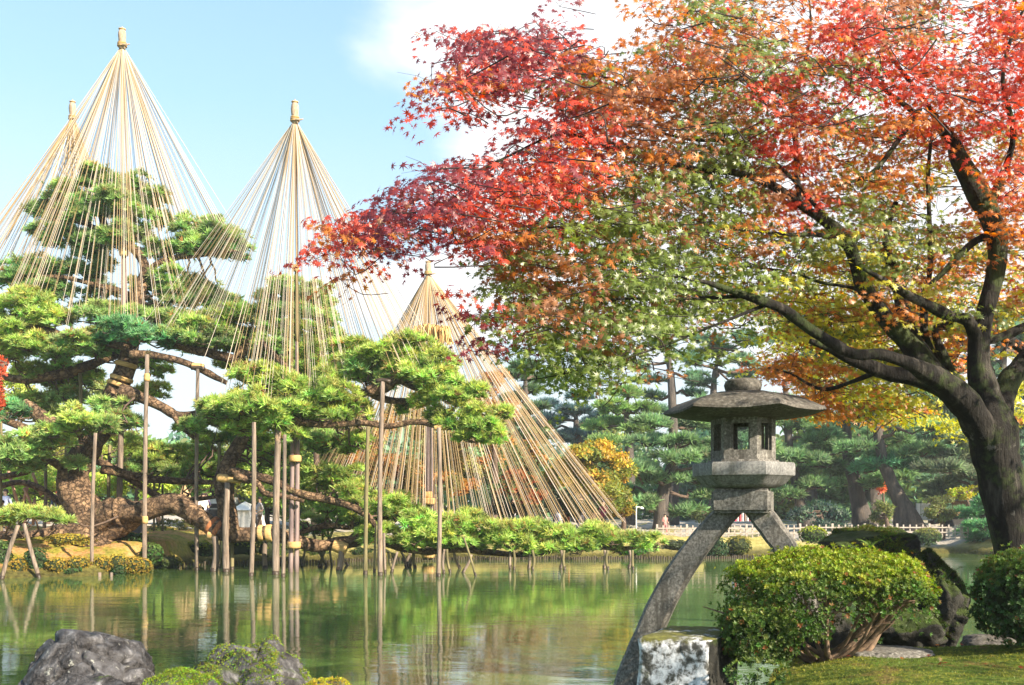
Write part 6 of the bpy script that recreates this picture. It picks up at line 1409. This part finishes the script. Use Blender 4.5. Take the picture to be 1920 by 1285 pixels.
SKY = [(790, 265, 100, 60), (1140, 45, 60, 55), (1160, 105, 34, 14), (905, 262, 50, 12), (860, 500, 60, 18), (1545, 30, 45, 22), (1820, 55, 40, 20), (1010, 500, 0.1, 0.1), (1090, 620, 60, 12), (1260, 640, 50, 16), (1650, 150, 30, 12), (1660, 170, 40, 10), (1570, 180, 30, 10), (700, 340, 60, 34), (640, 380, 50, 26), (1330, 270, 20, 9), (1400, 290, 20, 9), (1100, 400, 26, 9), (1210, 345, 40, 10), (1840, 320, 20, 60)]
mix_near = {'R': 'RRRRRO', 'P': 'PPRPPP', 'O': 'OOOOMO', 'M': 'MMOGMM', 'G': 'GGGGGGGM', 'Y': 'YYYYOG'}
for ri, row in enumerate(rows):
    for ci, ch in enumerate(row):
        if ch == '.': continue
        up = ch.upper(); k = (15 if up in 'GYM' else 12) if ch.isupper() else 3
        back = up == 'Y' or (ri >= 10 and ci >= 13)
        for _ in range(k):
            px = 570+60*ci+rng.uniform(-2, 62); py = 60*ri+rng.uniform(-2, 62)
            Yn = 8.6-1.6*np.clip((1880-px)/1100, 0, 1)+rng.normal()*.55
            if back: Yn = rng.uniform(9.3, 11.0)
            if up in 'RP' and not back: Yn -= .2
            if not back and px > 1280 and py > 240: Yn += .55      # limbs stand in front of most of their leaves
            if any(((px-ex)/ea)**2+((py-ey)/eb)**2 < 1 for ex, ey, ea, eb in SKY): continue
            # neighbours blend the colours
            cj = min(22, max(0, int((px+rng.normal()*20-570)//60))); rj = min(12, max(0, int((py+rng.normal()*15)//60))); nb = rows[rj][cj].upper()
            code = up if nb == '.' else nb
            code = mix_near[code][rng.integers(0, len(mix_near[code]))]
            spray(P(px, py, Yn), rng.uniform(.12, .22), int(rng.uniform(22, 34)), code, size=.041)
# crown continues above and right of the frame
for _ in range(420):
    if rng.random() < .5: px, py = rng.uniform(1250, 2300), rng.uniform(-420, -10)
    else: px, py = rng.uniform(1930, 2450), rng.uniform(-300, 620)
    spray(P(px, py, rng.uniform(7.6, 10.5)), rng.uniform(.2, .32), 22, 'RROOGM'[rng.integers(0, 6)], size=.062, tw=False)
for _ in range(260):        # unseen leaves added right and over the viewer's shoulder to shade the lantern
    x, y, z = rng.uniform(3.0, 10), rng.uniform(1.5, 10.5), rng.uniform(3.6, 7.5)
    if x/y*F < 1010: continue
    spray((x, y, z), rng.uniform(.22, .36), 22, 'RROGGM'[rng.integers(0, 6)], size=.065, tw=False)
twm.build('twigs', M_mtwig, maple, smooth=True)
LP = np.concatenate(LP); LD = np.concatenate(LD); LS = np.concatenate(LS); LC = np.concatenate(LC).clip(.004, .9)
infr = (np.abs(LP[:, 0]/LP[:, 1]) < .53) & ((LP[:, 2]-CZ)/LP[:, 1] < .53)
score = np.where(infr, LS/LP[:, 1], 0); order = np.argsort(-score); big = order[:300]; rest = np.setdiff1d(np.arange(len(LP)), big)
me = scatter_mesh('leaves', MP7, LP[rest], LD[rest], LS[rest], LC[rest]); link('leaves', me, M_maple, maple, kind='stuff')
keys = list(CMAP); leafme = {}
for k in keys:
    v_, f_ = MP7; m_ = np_mesh('leaf', v_, f_, np.tile(CMAP[k], (len(v_), 1))); m_.materials.append(M_maple); leafme[k] = m_
carr = np.array([CMAP[k] for k in keys]); Bz = basis(LD[big])
for i, j in enumerate(big):
    kk = keys[int(np.argmin(np.linalg.norm(carr-LC[j], axis=1)))]; o = bpy.data.objects.new('leaf', leafme[kk]); COL.objects.link(o); o.parent = maple
    Mx = Matrix([[*Bz[i][0], 0], [*Bz[i][1], 0], [*Bz[i][2], 0], [0, 0, 0, 1]]); Mx = Matrix.Translation(Vector(LP[j])) @ Mx @ Matrix.Scale(float(LS[j]), 4)
    o.matrix_parent_inverse = Matrix.Translation(maple.location).inverted(); o.matrix_basis = Mx
# second maple behind; its backlit glow is put into brighter leaf colours
m2 = empty('maple_tree', (P(1760, 1000, 13.5).x, 13.5, .2), label='slender yellow and orange maple glowing behind the dark maple trunk', cat='maple tree')
q = [(*P(2050, 1150, 14), .12), (*P(2030, 900, 13.8), .10), (*P(1960, 700, 13.4), .08), (*P(1850, 620, 13), .06), (*P(1700, 600, 12.6), .035), (*P(1560, 640, 12.2), .015)]
tube_obj('trunk', q, M_mbark, m2, seg=10, sub=5, rough=.05); nod2 = np.array(catmull(q, 6)); tw2 = MB(); A = [[], [], [], []]
cells = [(1430, 690, 'R'), (1460, 680, 'O'), (1490, 700, 'R'), (1520, 690, 'O'), (1520, 740, 'O'), (1560, 760, 'O'), (1570, 750, 'R'), (1550, 700, 'Y'), (1600, 690, 'Y'), (1640, 740, 'Y'), (1650, 770, 'O'), (1680, 780, 'Y'), (1700, 760, 'Y'), (1740, 780, 'Y'), (1790, 800, 'Y'),
         (1600, 740, 'Y'), (1560, 620, 'Y'), (1500, 620, 'Y'), (1450, 630, 'Y'), (1600, 600, 'Y'), (1640, 560, 'O'), (1680, 640, 'Y'), (1620, 640, 'Y'), (1560, 560, 'Y'), (1500, 560, 'Y'), (1440, 580, 'Y'), (1760, 560, 'Y'), (1790, 640, 'O'), (1790, 690, 'R'), (1800, 560, 'Y'), (1740, 500, 'Y'), (1900, 760, 'Y'), (1915, 720, 'Y'),
         (1900, 780, 'Y'), (1900, 560, 'O'), (1880, 500, 'O'), (1800, 500, 'R'), (1700, 500, 'Y'), (1640, 480, 'Y'), (1820, 470, 'O'), (1600, 520, 'Y'), (1540, 500, 'Y'), (1650, 690, 'Y'), (1480, 650, 'Y'), (1530, 650, 'Y'), (1850, 540, 'O'), (1640, 620, 'O'), (1700, 700, 'Y')]
for x, y, k in cells:
    for _ in range(6):
        c = np.array(P(x+rng.normal()*18, y+rng.normal()*12, rng.uniform(11.4, 13.2))); n = int(rng.uniform(16, 26)); rad = rng.uniform(.15, .26)
        th = rng.uniform(0, 6.28, n); r_ = rad*np.sqrt(rng.uniform(0, 1, n)); p = c+np.stack([np.cos(th)*r_*1.2, np.sin(th)*r_, rng.normal(size=n)*rad*.2-.3*r_], 1)
        kk = k if rng.random() < .8 else 'YOG'[rng.integers(0, 3)]
        A[0].append(p); A[1].append(np.array([0, -.5, .7])+rng.normal(size=(n, 3))*.55); A[2].append(.052*rng.uniform(.7, 1.2, n)); base_ = np.array({'Y': (.66, .64, .07), 'O': (.80, .36, .05), 'R': (.80, .22, .08), 'G': (.32, .42, .06)}[kk])
        A[3].append(base_*(1+.2*rng.normal(size=(n, 1))).clip(.5, 1.5)*np.ones((n, 3))); 
        if _ < 2: twig_to(tw2, c, nod2, .006, 0, seg=4)
tw2.build('twigs', M_mtwig, m2, smooth=True)
link('leaves', scatter_mesh('leaves', MP5, *[np.concatenate(a) for a in A[:3]], np.concatenate(A[3]).clip(.004, .95)), M_maple, m2)
print('tris', sum(len(o.data.loop_triangles) if False else len(o.data.polygons) for o in S.objects if o.type == 'MESH'), 'objects', len(S.objects))

# ------------------------------------------------------------------ the air over the garden
hzb = MB(); hzb.box(0, 0, 10.5, 2400, 2400, 24.6)
m_, nt_, out_ = new_mat('thin_haze'); pv = N_(nt_, 'ShaderNodeVolumePrincipled'); pv.inputs['Color'].default_value = (.86, .93, 1, 1); pv.inputs['Density'].default_value = .0007; pv.inputs['Anisotropy'].default_value = .2
L_(nt_, pv.outputs[0], out_.inputs['Volume']); hzb.build('haze', m_, kind='stuff')

for i in range(14):
    px = rng.choice([1240, 1290, 700, 560, 1320, 1200, 960, 300]) + rng.normal()*40; py = rng.uniform(1120, 1270); Yq = CZ*F/(py-HY)
    o = bpy.data.objects.new('fallen_leaf', lf_me[i % 3]); COL.objects.link(o); w_ = P(px, py, Yq); o.location = (w_.x, w_.y, .012); o.rotation_euler = (math.pi*(i % 2), 0, rng.uniform(0, 6)); o.scale = (1.6, 1.6, .3)
    tag(o, 'tiny fallen leaf floating on the open pond, one of a few', 'leaf', 'leaves floating on the pond')
